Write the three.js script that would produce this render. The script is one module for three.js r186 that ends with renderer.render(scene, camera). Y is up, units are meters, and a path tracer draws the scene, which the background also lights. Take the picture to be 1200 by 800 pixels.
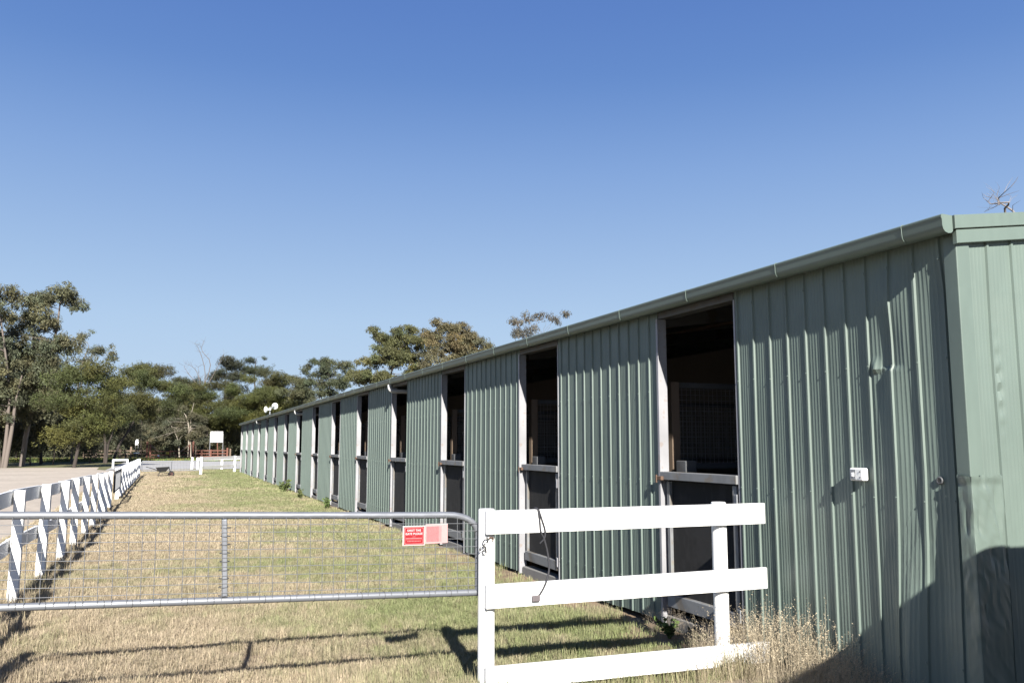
import * as THREE from 'three';
import { mergeGeometries, toCreasedNormals } from 'three/addons/utils/BufferGeometryUtils.js';
import { RoundedBoxGeometry } from 'three/addons/geometries/RoundedBoxGeometry.js';

/* ---------- camera, sky, sun, exposure ---------- */
const scene = new THREE.Scene();
const EYE = 1.6, YAW = 21.974 * Math.PI / 180, PITCH = 6.956 * Math.PI / 180;
const camera = new THREE.PerspectiveCamera(43.6, 1024 / 682, 0.1, 1500);
camera.position.set(0, EYE, 0);
const FWD = new THREE.Vector3(Math.sin(YAW) * Math.cos(PITCH), Math.sin(PITCH), -Math.cos(YAW) * Math.cos(PITCH));
camera.lookAt(FWD.x, EYE + FWD.y, FWD.z);
const RGT = new THREE.Vector3(Math.cos(YAW), 0, Math.sin(YAW)), UPV = new THREE.Vector3().crossVectors(RGT, FWD);

const SUN_AZ = 10.5 * Math.PI / 180, SUN_EL = 29.5 * Math.PI / 180;
const SUN = new THREE.Vector3(-Math.sin(SUN_AZ) * Math.cos(SUN_EL), Math.sin(SUN_EL), Math.cos(SUN_AZ) * Math.cos(SUN_EL));

const renderer = new THREE.WebGLRenderer();
renderer.toneMapping = THREE.LinearToneMapping;
renderer.toneMappingExposure = 2.6;
renderer.shadowMap.enabled = true;

{ // clear daytime sky: pale at the horizon, deeper blue with height, a soft aureole round the sun
  const W = 512, H = 256, d = new Float32Array(W * H * 4);
  const lin = v => { v /= 255; return v <= 0.04045 ? v / 12.92 : ((v + 0.055) / 1.055) ** 2.4; };
  const st = [[-90, 150, 150, 140], [-2, 190, 205, 220], [0, 200, 219, 238], [3, 192, 215, 238], [8, 178, 206, 237], [18, 133, 168, 220], [24, 103, 142, 205], [28, 94, 132, 199], [50, 66, 104, 176], [90, 52, 88, 160]];
  for (let j = 0; j < H; j++) {
    const el = ((j + 0.5) / H - 0.5) * 180; let k = 0; while (k < st.length - 2 && el > st[k + 1][0]) k++;
    const t = (el - st[k][0]) / (st[k + 1][0] - st[k][0]);
    const c = [1, 2, 3].map(i => lin(st[k][i] + (st[k + 1][i] - st[k][i]) * t));
    for (let i = 0; i < W; i++) {
      const ph = ((i + 0.5) / W - 0.5) * 2 * Math.PI, ce = Math.cos(el * Math.PI / 180);
      const dot = Math.max(0, ce * Math.cos(ph) * SUN.x + Math.sin(el * Math.PI / 180) * SUN.y + ce * Math.sin(ph) * SUN.z);
      const g = el > -2 ? 0.3 * dot ** 24 + 0.03 * dot ** 3 : 0, o = (j * W + i) * 4;
      const K = 1 / 2.6; d[o] = c[0] * K + g; d[o + 1] = c[1] * K + g * 0.97; d[o + 2] = c[2] * K + g * 0.9; d[o + 3] = 1;
    }
  }
  const t = new THREE.DataTexture(d, W, H, THREE.RGBAFormat, THREE.FloatType);
  t.mapping = THREE.EquirectangularReflectionMapping; t.magFilter = THREE.LinearFilter; t.minFilter = THREE.LinearFilter; t.needsUpdate = true;
  scene.background = t; scene.environment = t;
}
const sun = new THREE.DirectionalLight(new THREE.Color(1, 0.955, 0.88), 5);
sun.position.copy(SUN).multiplyScalar(80); sun.target.position.set(0, 0, -25);
sun.position.add(sun.target.position);
sun.castShadow = true; sun.shadow.mapSize.set(4096, 4096);
Object.assign(sun.shadow.camera, { left: -70, right: 70, top: 70, bottom: -70, near: 1, far: 300 });
scene.add(sun, sun.target);

/* ---------- helpers ---------- */
let seed = 20240611;
const rnd = () => { seed = (seed + 0x6D2B79F5) | 0; let t = Math.imul(seed ^ (seed >>> 15), 1 | seed); t = (t + Math.imul(t ^ (t >>> 7), 61 | t)) ^ t; return ((t ^ (t >>> 14)) >>> 0) / 4294967296; };
const rr = (a, b) => a + (b - a) * rnd();
const hash = (x, y) => { let h = Math.imul(x | 0, 374761393) + Math.imul(y | 0, 668265263); h = Math.imul(h ^ (h >>> 13), 1274126177); return ((h ^ (h >>> 16)) >>> 0) / 4294967296; };
const vnoise = (x, y) => { const xi = Math.floor(x), yi = Math.floor(y); let u = x - xi, v = y - yi; u = u * u * (3 - 2 * u); v = v * v * (3 - 2 * v); return (hash(xi, yi) * (1 - u) + hash(xi + 1, yi) * u) * (1 - v) + (hash(xi, yi + 1) * (1 - u) + hash(xi + 1, yi + 1) * u) * v; };
const fbm = (x, y, n = 4) => { let s = 0, a = 0.5, t = 0; for (let i = 0; i < n; i++) { s += a * vnoise(x, y); t += a; x = x * 2.03 + 17.1; y = y * 2.03 + 5.7; a *= 0.55; } return s / t; };
const mix = (a, b, t) => a + (b - a) * t, clamp = (v, a = 0, b = 1) => Math.min(b, Math.max(a, v)), sst = (a, b, v) => { const t = clamp((v - a) / (b - a)); return t * t * (3 - 2 * t); };
const V = (x, y, z) => new THREE.Vector3(x, y, z);
// a picture direction met with the vertical plane at a given distance z
const atZ = (px, py, z) => { const d = FWD.clone().multiplyScalar(1000).addScaledVector(RGT, px - 600).addScaledVector(UPV, 400 - py); return V(0, EYE, 0).addScaledVector(d, z / d.z); };

const taken = {};
const numbered = n => { const k = (taken[n] = (taken[n] ?? -1) + 1); return k ? `${n}_${String(k).padStart(3, '0')}` : n; };
function tag(o, label, category, group, kind) { if (label) o.userData.label = label; if (category) o.userData.category = category; if (group) o.userData.group = group; if (kind) o.userData.kind = kind; return o; }
function thing(name, label, category, p = [0, 0, 0], group, turn = 0) { const g = new THREE.Group(); g.name = numbered(name); g.position.set(...p); g.rotation.y = turn; scene.add(g); return tag(g, label, category, group); }
function part(name, geo, mat, parent) { const m = new THREE.Mesh(Array.isArray(geo) ? merge(geo) : geo, mat); m.name = name; m.castShadow = m.receiveShadow = true; parent.add(m); return m; }
function struct(name, geo, mat) { const m = part(name, geo, mat, scene); m.userData.kind = 'structure'; return m; }
const merge = list => list.length === 1 ? list[0] : mergeGeometries(list.map(g => { g = g.index ? g.toNonIndexed() : g; for (const k of Object.keys(g.attributes)) if (!['position', 'normal', 'uv'].includes(k)) g.deleteAttribute(k); if (!g.attributes.uv) g.setAttribute('uv', new THREE.Float32BufferAttribute(new Float32Array(g.attributes.position.count * 2), 2)); return g; }), false);
// box with chamfer-like rounded edges, uv in metres
function box(sx, sy, sz, x = 0, y = 0, z = 0, r = 0) {
  const g = r > 0 ? new RoundedBoxGeometry(sx, sy, sz, 1, Math.min(r, sx / 2.1, sy / 2.1, sz / 2.1)) : new THREE.BoxGeometry(sx, sy, sz);
  g.translate(x, y, z); return boxUV(g);
}
function boxUV(g) {
  if (g.index) g = g.toNonIndexed();
  const p = g.attributes.position, n = g.attributes.normal, uv = new Float32Array(p.count * 2);
  for (let i = 0; i < p.count; i++) { const ax = Math.abs(n.getX(i)), ay = Math.abs(n.getY(i)), az = Math.abs(n.getZ(i)); const x = p.getX(i), y = p.getY(i), z = p.getZ(i); const [u, v] = ax >= ay && ax >= az ? [z, y] : az >= ay ? [x, y] : [x, z]; uv[2 * i] = u; uv[2 * i + 1] = v; }
  g.setAttribute('uv', new THREE.BufferAttribute(uv, 2)); return g;
}
// box between two points (section w x h)
function bar(a, b, w, h, r = 0) {
  const d = b.clone().sub(a), L = d.length(); const g = box(w, h, L, 0, 0, 0, r);
  const m = new THREE.Matrix4().lookAt(V(0, 0, 0), d.clone().negate(), Math.abs(d.y) > 0.99 * L ? V(0, 0, 1) : V(0, 1, 0)); m.setPosition(a.clone().add(b).multiplyScalar(0.5)); g.applyMatrix4(m); return g;
}
function tube(pts, r, seg = 8, n = 0, closed = false) { return new THREE.TubeGeometry(new THREE.CatmullRomCurve3(pts, closed, 'centripetal'), n || Math.max(1, (pts.length - 1) * 4), r, seg, closed); }
function rod(a, b, r0, r1 = r0, seg = 8) { const d = b.clone().sub(a), g = new THREE.CylinderGeometry(r1, r0, d.length(), seg, 1); g.applyQuaternion(new THREE.Quaternion().setFromUnitVectors(V(0, 1, 0), d.normalize())); g.translate((a.x + b.x) / 2, (a.y + b.y) / 2, (a.z + b.z) / 2); return g; }
// tapered limb through points with radii
function limb(pts, rad, seg = 6) {
  const pos = [], idx = [], N = pts.length; const up = V(0.31, 0.2, 0.93);
  for (let i = 0; i < N; i++) { const t = pts[Math.min(N - 1, i + 1)].clone().sub(pts[Math.max(0, i - 1)]).normalize(); const s = V().crossVectors(t, up).normalize(), q = V().crossVectors(t, s); for (let j = 0; j < seg; j++) { const a = j / seg * 2 * Math.PI; const p = pts[i].clone().addScaledVector(s, Math.cos(a) * rad[i]).addScaledVector(q, Math.sin(a) * rad[i]); pos.push(p.x, p.y, p.z); } }
  for (let i = 0; i < N - 1; i++) for (let j = 0; j < seg; j++) { const a = i * seg + j, b = i * seg + (j + 1) % seg; idx.push(a, a + seg, b, b, a + seg, b + seg); }
  const g = new THREE.BufferGeometry(); g.setAttribute('position', new THREE.Float32BufferAttribute(pos, 3)); g.setIndex(idx); g.computeVertexNormals(); return g;
}
// procedural textures
function tex(w, h, fn, srgb = true, rep = true) {
  const d = new Uint8Array(w * h * 4);
  for (let j = 0; j < h; j++) for (let i = 0; i < w; i++) { const c = fn(i / w, j / h, i, j), o = (j * w + i) * 4; for (let k = 0; k < 3; k++) { let v = Array.isArray(c) ? c[k] : c; if (srgb) v = v <= 0.0031308 ? v * 12.92 : 1.055 * v ** (1 / 2.4) - 0.055; d[o + k] = clamp(v) * 255; } d[o + 3] = 255; }
  const t = new THREE.DataTexture(d, w, h, THREE.RGBAFormat); if (srgb) t.colorSpace = THREE.SRGBColorSpace; t.magFilter = THREE.LinearFilter; t.minFilter = THREE.LinearMipmapLinearFilter; t.generateMipmaps = true;
  if (rep) t.wrapS = t.wrapT = THREE.RepeatWrapping; t.anisotropy = 8; t.needsUpdate = true; return t;
}
// tileable value noise
const tn = (u, v, f, s = 0) => { const x = u * f, y = v * f, xi = Math.floor(x), yi = Math.floor(y); let a = x - xi, b = y - yi; a = a * a * (3 - 2 * a); b = b * b * (3 - 2 * b); const H = (i, j) => hash(((i % f) + f) % f + s * 101, ((j % f) + f) % f + s * 57); return (H(xi, yi) * (1 - a) + H(xi + 1, yi) * a) * (1 - b) + (H(xi, yi + 1) * (1 - a) + H(xi + 1, yi + 1) * a) * b; };
const tf = (u, v, f, n = 4, s = 0) => { let r = 0, a = 0.5, t = 0; for (let i = 0; i < n; i++) { r += a * tn(u, v, f, s + i); t += a; f *= 2; a *= 0.55; } return r / t; };
const rep = (t, a, b = a) => { t.repeat.set(a, b); return t; };
const std = o => new THREE.MeshStandardMaterial({ side: THREE.DoubleSide, ...o });
const C = (r, g, b) => new THREE.Color().setRGB(r, g, b);

/* ---------- materials ---------- */
const dustTex = tex(512, 512, (u, v) => { const n = tf(u, v, 4, 5), st = tn(u, v * 0.25, 64, 9); const k = 0.86 + 0.2 * (n - 0.5) + 0.06 * (st - 0.5); return [k, k * 0.995, k * 0.985]; });
rep(dustTex, 0.4);
const gritRough = tex(256, 256, (u, v) => 0.42 + 0.3 * tf(u, v, 6, 4, 3), false); rep(gritRough, 0.7);
const M = {};
M.clad = std({ color: C(0.128, 0.168, 0.147), map: dustTex, roughnessMap: gritRough, roughness: 0.95, metalness: 0 });
M.cladTrim = std({ color: C(0.125, 0.164, 0.143), map: dustTex, roughness: 0.42 });
M.roof = std({ color: C(0.115, 0.15, 0.13), map: dustTex, roughness: 0.5 });
M.galv = std({ color: C(0.3, 0.31, 0.325), roughness: 0.48, metalness: 0.55, map: rep(tex(256, 256, (u, v) => { const n = tf(u, v, 8, 4, 5), k = 0.62 + 0.5 * n; return [k, k, k]; }), 1.5) });
M.jamb = std({ color: C(0.29, 0.29, 0.305), roughness: 0.55, metalness: 0.1, map: rep(tex(256, 256, (u, v) => { const n = tf(u, v, 6, 4, 6), r = sst(0.7, 0.78, tf(u, v, 24, 3, 8)) * 0.6; return [0.72 + 0.35 * n - 0.12 * r, 0.72 + 0.35 * n - 0.26 * r, 0.72 + 0.35 * n - 0.36 * r]; }), 0.8) });
M.gateTube = std({ color: C(0.19, 0.2, 0.22), roughness: 0.42, metalness: 0.35, map: rep(tex(256, 256, (u, v) => { const k = 0.7 + 0.4 * tf(u, v, 10, 4, 12); return [k, k, k]; }), 6, 1) });
M.wire = std({ color: C(0.15, 0.155, 0.165), roughness: 0.5, metalness: 0.3 });
M.steelGrey = std({ color: C(0.095, 0.098, 0.102), roughness: 0.6, metalness: 0.25, map: rep(tex(256, 256, (u, v) => { const k = 0.6 + 0.7 * tf(u, v, 7, 5, 15); const r = sst(0.62, 0.72, tf(u, v, 5, 4, 19)); return [k, k * (1 - 0.12 * r), k * (1 - 0.25 * r)]; }), 1.2) });
M.doorBlack = std({ color: C(0.013, 0.0127, 0.0132), roughness: 0.92, map: rep(tex(512, 512, (u, v) => { const s = sst(0.6, 0.8, tn(u, v * 0.3, 40, 4)) * 0.5 + sst(0.55, 0.8, tf(u, v, 6, 5, 21)) * 1.4; const k = 0.5 + 0.75 * s; return [k, k * 0.98, k * 0.95]; }), 0.7) });
M.doorFrame = std({ color: C(0.19, 0.195, 0.2), roughness: 0.6, metalness: 0.15, map: M.steelGrey.map });
M.rust = std({ color: C(0.1, 0.06, 0.04), roughness: 0.9 });
M.white = std({ color: C(0.74, 0.74, 0.725), roughness: 0.55, map: rep(tex(512, 512, (u, v) => { const d = sst(0.62, 0.78, tf(u, v, 5, 5, 31)), k = 0.95 + 0.05 * tf(u, v, 20, 3, 33) - 0.10 * d; return [k, k * (1 - 0.02 * d), k * (1 - 0.06 * d)]; }), 0.8) });
M.pvc = std({ color: C(0.5, 0.5, 0.49), roughness: 0.4 });
M.dark = std({ color: C(0.04, 0.038, 0.036), roughness: 0.9 });
M.inner = std({ color: C(0.13, 0.115, 0.1), roughness: 0.95, map: dustTex });
M.timber = std({ color: C(0.17, 0.125, 0.09), roughness: 0.9, map: dustTex });
M.redTimber = std({ color: C(0.15, 0.062, 0.042), roughness: 0.85, map: dustTex });
M.concrete = std({ color: C(0.2, 0.195, 0.185), roughness: 0.95, map: dustTex });
M.rubber = std({ color: C(0.02, 0.02, 0.02), roughness: 0.85 });
M.cord = std({ color: C(0.025, 0.025, 0.03), roughness: 0.8 });
M.black = std({ color: C(0.02, 0.02, 0.022), roughness: 0.5 });
M.chrome = std({ color: C(0.3, 0.3, 0.3), roughness: 0.3, metalness: 0.9 });
M.screw = std({ color: C(0.13, 0.165, 0.145), roughness: 0.5, metalness: 0.1 });

/* ---------- ground ---------- */
const WX = 4.168;                 // outer face of the barn's long wall
const CORNER = -3.5, BAY = 3.335, DOOR_W = 1.13, NDOOR = 15, END = -53.75;
const zFar = k => -6.74 - BAY * k, zNear = k => zFar(k) + DOOR_W;
const FX = -1.31;                 // line of the long white fence

// where grass is green (1) or straw dry (0), and where bare soil shows
const greenAt = (x, z) => { const n = fbm(x * 0.8 + 3, z * 0.5 + 7, 4), f = fbm(x * 5 + 11, z * 4 + 2, 3), e = fbm(x * 17 + 5, z * 13 + 8, 2); let g = 0.1 + 0.5 * sst(-0.6, 2.6, x) + (n - 0.5) * 1.3 + (f - 0.5) * 0.9 + (e - 0.5) * 0.5; g -= 0.15 * sst(0.4, -0.9, x); g += 0.2 * sst(1.0, 2.4, x) * sst(-16, -9, z) * (z < -5.4 ? 1 : 0.3); g += 0.3 * sst(-26, -38, z) * sst(1.2, 3, x); return clamp(g); };
const soilAt = (x, z) => { const n = fbm(x * 2.1 + 31, z * 1.6 + 13, 4), m = fbm(x * 7 + 3, z * 7 + 9, 3); let s = sst(WX - 1.0, WX - 0.25, x + (n - 0.5) * 1.3) * 0.95; s = Math.max(s, sst(-5.35, -5.0, z + (n - 0.5) * 0.5) * sst(1.9, 2.7, x + (m - 0.5))); s = Math.max(s, 0.8 * sst(0.62, 0.72, n)); s = Math.max(s, 0.6 * sst(0.5, 0.1, Math.abs(x - FX + (n - 0.5) * 0.5))); return clamp(s + (m - 0.5) * 0.25); };
function lawnColour(x, z) {
  const g = greenAt(x, z), s = soilAt(x, z), f = fbm(x * 23, z * 15, 3), f2 = hash(Math.floor(x * 90), Math.floor(z * 60));
  const fine = 0.62 + 0.55 * f + 0.22 * (f2 - 0.5);
  const c = [mix(0.37, 0.19, g), mix(0.3, 0.205, g), mix(0.19, 0.075, g)];
  const grey = z > -5.5 ? 1 : 0;
  const so = [mix(0.27, 0.33, grey), mix(0.19, 0.27, grey), mix(0.12, 0.2, grey)];
  return [0, 1, 2].map(i => mix(c[i], so[i], s) * fine * 0.76);
}
const plane = (x0, x1, z0, z1, y, nx = 1, nz = 1) => { const g = new THREE.PlaneGeometry(x1 - x0, z1 - z0, nx, nz); g.rotateX(-Math.PI / 2); g.translate((x0 + x1) / 2, y, (z0 + z1) / 2); const p = g.attributes.position, uv = g.attributes.uv; for (let i = 0; i < p.count; i++) uv.setXY(i, p.getX(i), p.getZ(i)); return g; };
const earthTex = rep(tex(512, 512, (u, v) => { const n = tf(u, v, 4, 6, 41), f = tf(u, v, 40, 3, 47); const k = 0.7 + 0.35 * n + 0.25 * (f - 0.5); return [k * 0.4, k * 0.32, k * 0.2]; }), 0.11);
struct('ground', plane(-450, 450, -650, 150, -0.012), std({ color: C(0.42, 0.42, 0.42), map: earthTex, roughness: 1 }));
{ // lawn strip between fence and barn: own colour map in metres
  const x0 = -2.6, x1 = 4.6, z0 = -57, z1 = -1.5;
  const t = tex(512, 2048, (u, v) => lawnColour(x0 + u * (x1 - x0), z1 + v * (z0 - z1)), true, false);
  const g = new THREE.PlaneGeometry(x1 - x0, z1 - z0, 60, 240); g.rotateX(-Math.PI / 2); g.translate((x0 + x1) / 2, 0, (z0 + z1) / 2);
  const p = g.attributes.position, uv = g.attributes.uv; for (let i = 0; i < p.count; i++) { const x = p.getX(i), z = p.getZ(i); p.setY(i, (fbm(x * 1.3, z * 1.3, 3) - 0.5) * 0.03 - 0.004); uv.setXY(i, (x - x0) / (x1 - x0), (z - z1) / (z0 - z1)); }
  g.computeVertexNormals();
  struct('lawn', g, std({ map: t, roughness: 1 }));
}
{ // pale gravel yard on the other side of the white fence
  const t = rep(tex(512, 512, (u, v) => { const n = tf(u, v, 3, 5, 51), f = tf(u, v, 64, 2, 57), k = 0.78 + 0.28 * n + 0.3 * (f - 0.5); return [k * 0.385, k * 0.33, k * 0.265]; }), 0.13);
  const s = new THREE.Shape(); s.moveTo(-70, -8); s.lineTo(-2.55, -8); s.lineTo(-2.5, -20); s.lineTo(-2.0, -40); s.lineTo(-1.7, -57); s.lineTo(-4.2, -64);
  for (let i = 0; i <= 24; i++) { const x = -4.5 - i * 2.7; s.lineTo(x, -66 - (x < -4 ? 3.2 : 0) - 2.2 * fbm(x * 0.22, 3, 3) - (-x) * 0.06); }
  const g = new THREE.ShapeGeometry(s); const p = g.attributes.position, uv = g.attributes.uv;
  for (let i = 0; i < p.count; i++) { const zz = p.getY(i); p.setXYZ(i, p.getX(i), 0.003, zz); g.attributes.normal.setXYZ(i, 0, 1, 0); uv.setXY(i, p.getX(i), zz); }
  { const ix = g.index.array; for (let i = 0; i < ix.length; i += 3) { const a = V(p.getX(ix[i]), 0, p.getZ(ix[i])), b = V(p.getX(ix[i + 1]), 0, p.getZ(ix[i + 1])), c = V(p.getX(ix[i + 2]), 0, p.getZ(ix[i + 2])); if (b.sub(a).cross(c.sub(a)).y < 0) { const t = ix[i]; ix[i] = ix[i + 1]; ix[i + 1] = t; } } }
  struct('gravel_yard', g, std({ map: t, roughness: 1 }));
}
{ // sealed road beyond the far gate
  const t = rep(tex(256, 256, (u, v) => { const k = 0.25 + 0.12 * tf(u, v, 6, 4, 61) + 0.1 * (tf(u, v, 60, 2, 64) - 0.5); return [k * 1.02, k, k * 0.97]; }), 0.2);
  const g = new THREE.PlaneGeometry(120, 32, 1, 1); g.rotateX(-Math.PI / 2); g.translate(56.4, 0.004, -78.5); const p = g.attributes.position, uv = g.attributes.uv; for (let i = 0; i < p.count; i++) { p.setZ(i, p.getZ(i) - (p.getX(i) - 0) * 0.05); uv.setXY(i, p.getX(i), p.getZ(i)); }
  struct('road', g, std({ map: t, roughness: 0.95 }));
  const gr = rep(tex(256, 256, (u, v) => { const n = tf(u, v, 5, 5, 71), d = tf(u, v, 4, 4, 75), k = 0.6 + 0.6 * n; return [k * mix(0.07, 0.17, d), k * mix(0.095, 0.145, d), k * mix(0.025, 0.07, d)]; }), 0.12);
  struct('verge', plane(-120, -3.6, -94, -62, 0.0), std({ map: gr, color: C(1, 0.95, 0.85), roughness: 1 }));
  struct('verge_001', plane(-120, 140, -190, -94, 0.0), std({ map: gr, roughness: 1 }));
}

/* ---------- barn ---------- */
const barn = thing('stable_barn', 'long green ribbed steel stable barn with fifteen open half-door stalls', 'barn', [0, 0, 0]);
const RIB = 0.193, RH = 0.0125, RIB0 = -3.63;
const BREAK = [[0.0125, 0], [0.0072, 1], [-0.0072, 1], [-0.0125, 0]];
for (const c of [0.04, 0.068, 0.0965, 0.125, 0.153]) BREAK.push([-c + 0.0075, 0], [-c + 0.002, 0.17], [-c - 0.002, 0.17], [-c - 0.0075, 0]);
// profile breakpoints along a run from a down to b (a > b), as [s, height]
function profile(a, b, r0 = RIB0, pitch = RIB) {
  const out = []; const k0 = Math.floor((r0 - a) / pitch) - 1, k1 = Math.ceil((r0 - b) / pitch) + 1, all = [];
  for (let k = k0; k <= k1; k++) for (const [o, h] of BREAK) all.push([r0 - k * pitch + o * (pitch / RIB), h * RH]);
  all.sort((p, q) => q[0] - p[0]);
  const hAt = s => { for (let i = 0; i < all.length - 1; i++) if (s <= all[i][0] && s >= all[i + 1][0]) { const t = (all[i][0] - s) / (all[i][0] - all[i + 1][0] || 1); return mix(all[i][1], all[i + 1][1], t); } return 0; };
  out.push([a, hAt(a)]); for (const p of all) if (p[0] < a - 1e-4 && p[0] > b + 1e-4) out.push(p); out.push([b, hAt(b)]); return out;
}
// ribbed sheet: place(s, y, h) -> point; y range may depend on s
function ribbed(a, b, y0, y1, place, nv, r0, pitch, crease = 0.5, sub = 1) {
  let pr = profile(a, b, r0, pitch);
  if (sub > 1) { const q = []; for (let i = 0; i < pr.length - 1; i++) for (let k = 0; k < sub; k++) q.push([mix(pr[i][0], pr[i + 1][0], k / sub), mix(pr[i][1], pr[i + 1][1], k / sub)]); q.push(pr[pr.length - 1]); pr = q; }
  const pos = [], uv = [], idx = [], n = pr.length;
  for (let j = 0; j <= nv; j++) for (let i = 0; i < n; i++) { const s = pr[i][0], yb = typeof y0 === 'function' ? y0(s) : y0, yt = typeof y1 === 'function' ? y1(s) : y1, y = mix(yb, yt, j / nv), p = place(s, y, pr[i][1]); pos.push(p[0], p[1], p[2]); uv.push(s, y); }
  for (let j = 0; j < nv; j++) for (let i = 0; i < n - 1; i++) { const q = j * n + i; idx.push(q, q + 1, q + n, q + 1, q + n + 1, q + n); }
  const g = new THREE.BufferGeometry(); g.setAttribute('position', new THREE.Float32BufferAttribute(pos, 3)); g.setAttribute('uv', new THREE.Float32BufferAttribute(uv, 2)); g.setIndex(idx); g.computeVertexNormals();
  return toCreasedNormals(g, crease);
}
const gauss = (d, s) => Math.exp(-d * d / (2 * s * s));
// knocks and sprung laps in the sheets by the corner (metres inward, +x)
const tri = (d, w) => Math.max(0, 1 - Math.abs(d) / w), ridge = (x, y, n) => 1 - Math.abs(2 * fbm(x, y, n) - 1) * 2.2;
function knocks(z, y) {
  let d = 0;
  d += 0.024 * tri(z + 4.045, 0.13) * sst(2.075, 2.085, y) * sst(2.62, 2.2, y);             // pushed-in pan above a sharp fold
  d -= 0.026 * tri(z + 4.15, 0.045) * sst(2.055, 2.075, y) * sst(2.17, 2.09, y);            // folded lip
  d += 0.014 * tri(z + 4.1, 0.07) * sst(1.7, 2.05, y) * sst(2.078, 2.07, y);
  d += 0.012 * tri(z + 3.9, 0.1) * sst(2.4, 1.7, y) * sst(0.9, 1.3, y);
  d -= 0.045 * tri(z + 3.93, 0.16) * sst(1.1, 0.3, y);                                       // sheet edge sprung outward low down
  d += 0.028 * tri(z + 3.73, 0.13) * sst(1.35, 0.5, y);
  // the last sheet has sprung: it bellies out at its lap and falls away toward the corner
  const bow = z < -4.25 ? 0 : z < -4.0 ? -0.02 * (z + 4.25) / 0.25 : z < -3.62 ? mix(-0.02, 0.024, (z + 4.0) / 0.38) : mix(0.024, 0, clamp((z + 3.62) / 0.09));
  d += bow * sst(2.8, 2.45, y) * (0.55 + 0.45 * sst(0.3, 1.0, y));
  d += 0.003 * ridge(z * 9, y * 3.2, 2) * gauss(z + 3.75, 0.2) * sst(2.2, 1.3, y);
  return d;
}
const wave = (z, y) => (fbm(z * 1.7 + 40, y * 0.9, 2) - 0.5) * 0.006;
const lean = (z, y) => 0.055 * gauss(z + 3.85, 0.16) * sst(1.5, 0.1, y);                    // ribs kicked sideways near the foot
function sheetSection(a, b, near) {
  const L = a - b, n = Math.max(1, Math.round(L / 0.76));
  for (let i = 0; i < n; i++) {
    // laps fall on the pan just beyond a rib
    const snap = s => RIB0 - (Math.round((RIB0 - s) / RIB) + 0.13) * RIB;
    const s0 = i ? snap(a - L * i / n) : a, s1 = i < n - 1 ? snap(a - L * (i + 1) / n) : b, off = 0.0012 * (i % 2);
    const yb = 0.035 + 0.02 * hash(Math.floor(s0 * 10), 3), yt = 2.83;
    const place = (s, y, h) => { const w = near ? 1 : 0; return [WX + RH - h + off + wave(s, y) + (w ? knocks(s, y) : 0), y, s - (w ? lean(s, y) * (i === n - 1 ? 0.2 : 1) : 0)]; };
    part('cladding_sheet', ribbed(s0, s1, yb, yt, place, near ? 190 : a > -20 ? 14 : 6, RIB0, RIB, 0.5, near ? 2 : 1), M.clad, barn);
  }
}
sheetSection(CORNER - 0.012, zNear(0) + 0.012, true);
for (let k = 1; k < NDOOR; k++) sheetSection(zFar(k - 1) - 0.012, zNear(k) + 0.012, false);
sheetSection(zFar(NDOOR - 1) - 0.012, END, false);

// roof, end walls, back wall
const SL = 0.135, WIDTH = 9.2, RX = WX + WIDTH / 2, roofY = x => 2.905 + SL * (WIDTH / 2 - Math.abs(x - RX));
for (const s of [0, 1]) {
  const xa = s ? RX : 4.085, xb = s ? WX + WIDTH + 0.09 : RX;
  const g = ribbed(CORNER + 0.03, END - 0.03, xa, xb, (z, x, h) => [x, roofY(x) + 0.004 + h, z], 4, RIB0, 0.386);
  part('roof', g, M.roof, barn);
}
part('ridge_cap', [bar(V(RX - 0.11, roofY(RX) + 0.018, CORNER + 0.03), V(RX - 0.11, roofY(RX) + 0.018, END - 0.03), 0.26, 0.006), bar(V(RX + 0.12, roofY(RX) + 0.018, CORNER + 0.03), V(RX + 0.12, roofY(RX) + 0.018, END - 0.03), 0.22, 0.006)], M.roof, barn);
const endTop = x => roofY(x) - 0.045;
const crumple = (x, y) => { const m = gauss(x - WX - 0.06, 0.16) * sst(1.46, 1.34, y); return m * (ridge(x * 9, y * 6, 3) * 0.006 - 0.006) + 0.010 * gauss(x - 4.46, 0.02) * gauss(y - 1.95, 0.16) * Math.sin(y * 60) + 0.008 * gauss(x - 4.44, 0.06) * gauss(y - 2.1, 0.3); };
{
  const n = 12, L = WIDTH / n;
  for (let i = 0; i < n; i++) {
    const a = WX + WIDTH - i * L, b = a - L; const near = i === n - 1;
    part('cladding_sheet', ribbed(a, near ? WX + 0.012 : b, 0.04, endTop, (x, y, h) => [x, y, CORNER - RH + h * (h > RH * 0.3 ? 1 : 0.45) + 0.0012 * (i % 2) - (near ? crumple(x, y) : 0) + (fbm(x * 2, y * 1.3, 2) - 0.5) * 0.004], near ? 110 : 8, 4.424, 0.204, 0.6, near ? 3 : 1), M.clad, barn);
  }
  for (let i = 0; i < 3; i++) { const a = WX + WIDTH - i * WIDTH / 3; part('cladding_sheet', ribbed(a, a - WIDTH / 3, 0.04, endTop, (x, y, h) => [x, y, END + RH - h], 2, 4.424, 0.204), M.clad, barn); }
  for (let i = 0; i < 10; i++) { const a = CORNER - i * (CORNER - END) / 10; part('cladding_sheet', ribbed(a, a - (CORNER - END) / 10, 0.04, 2.83, (z, y, h) => [WX + WIDTH - RH + h, y, z], 1), M.clad, barn); }
}
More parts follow.
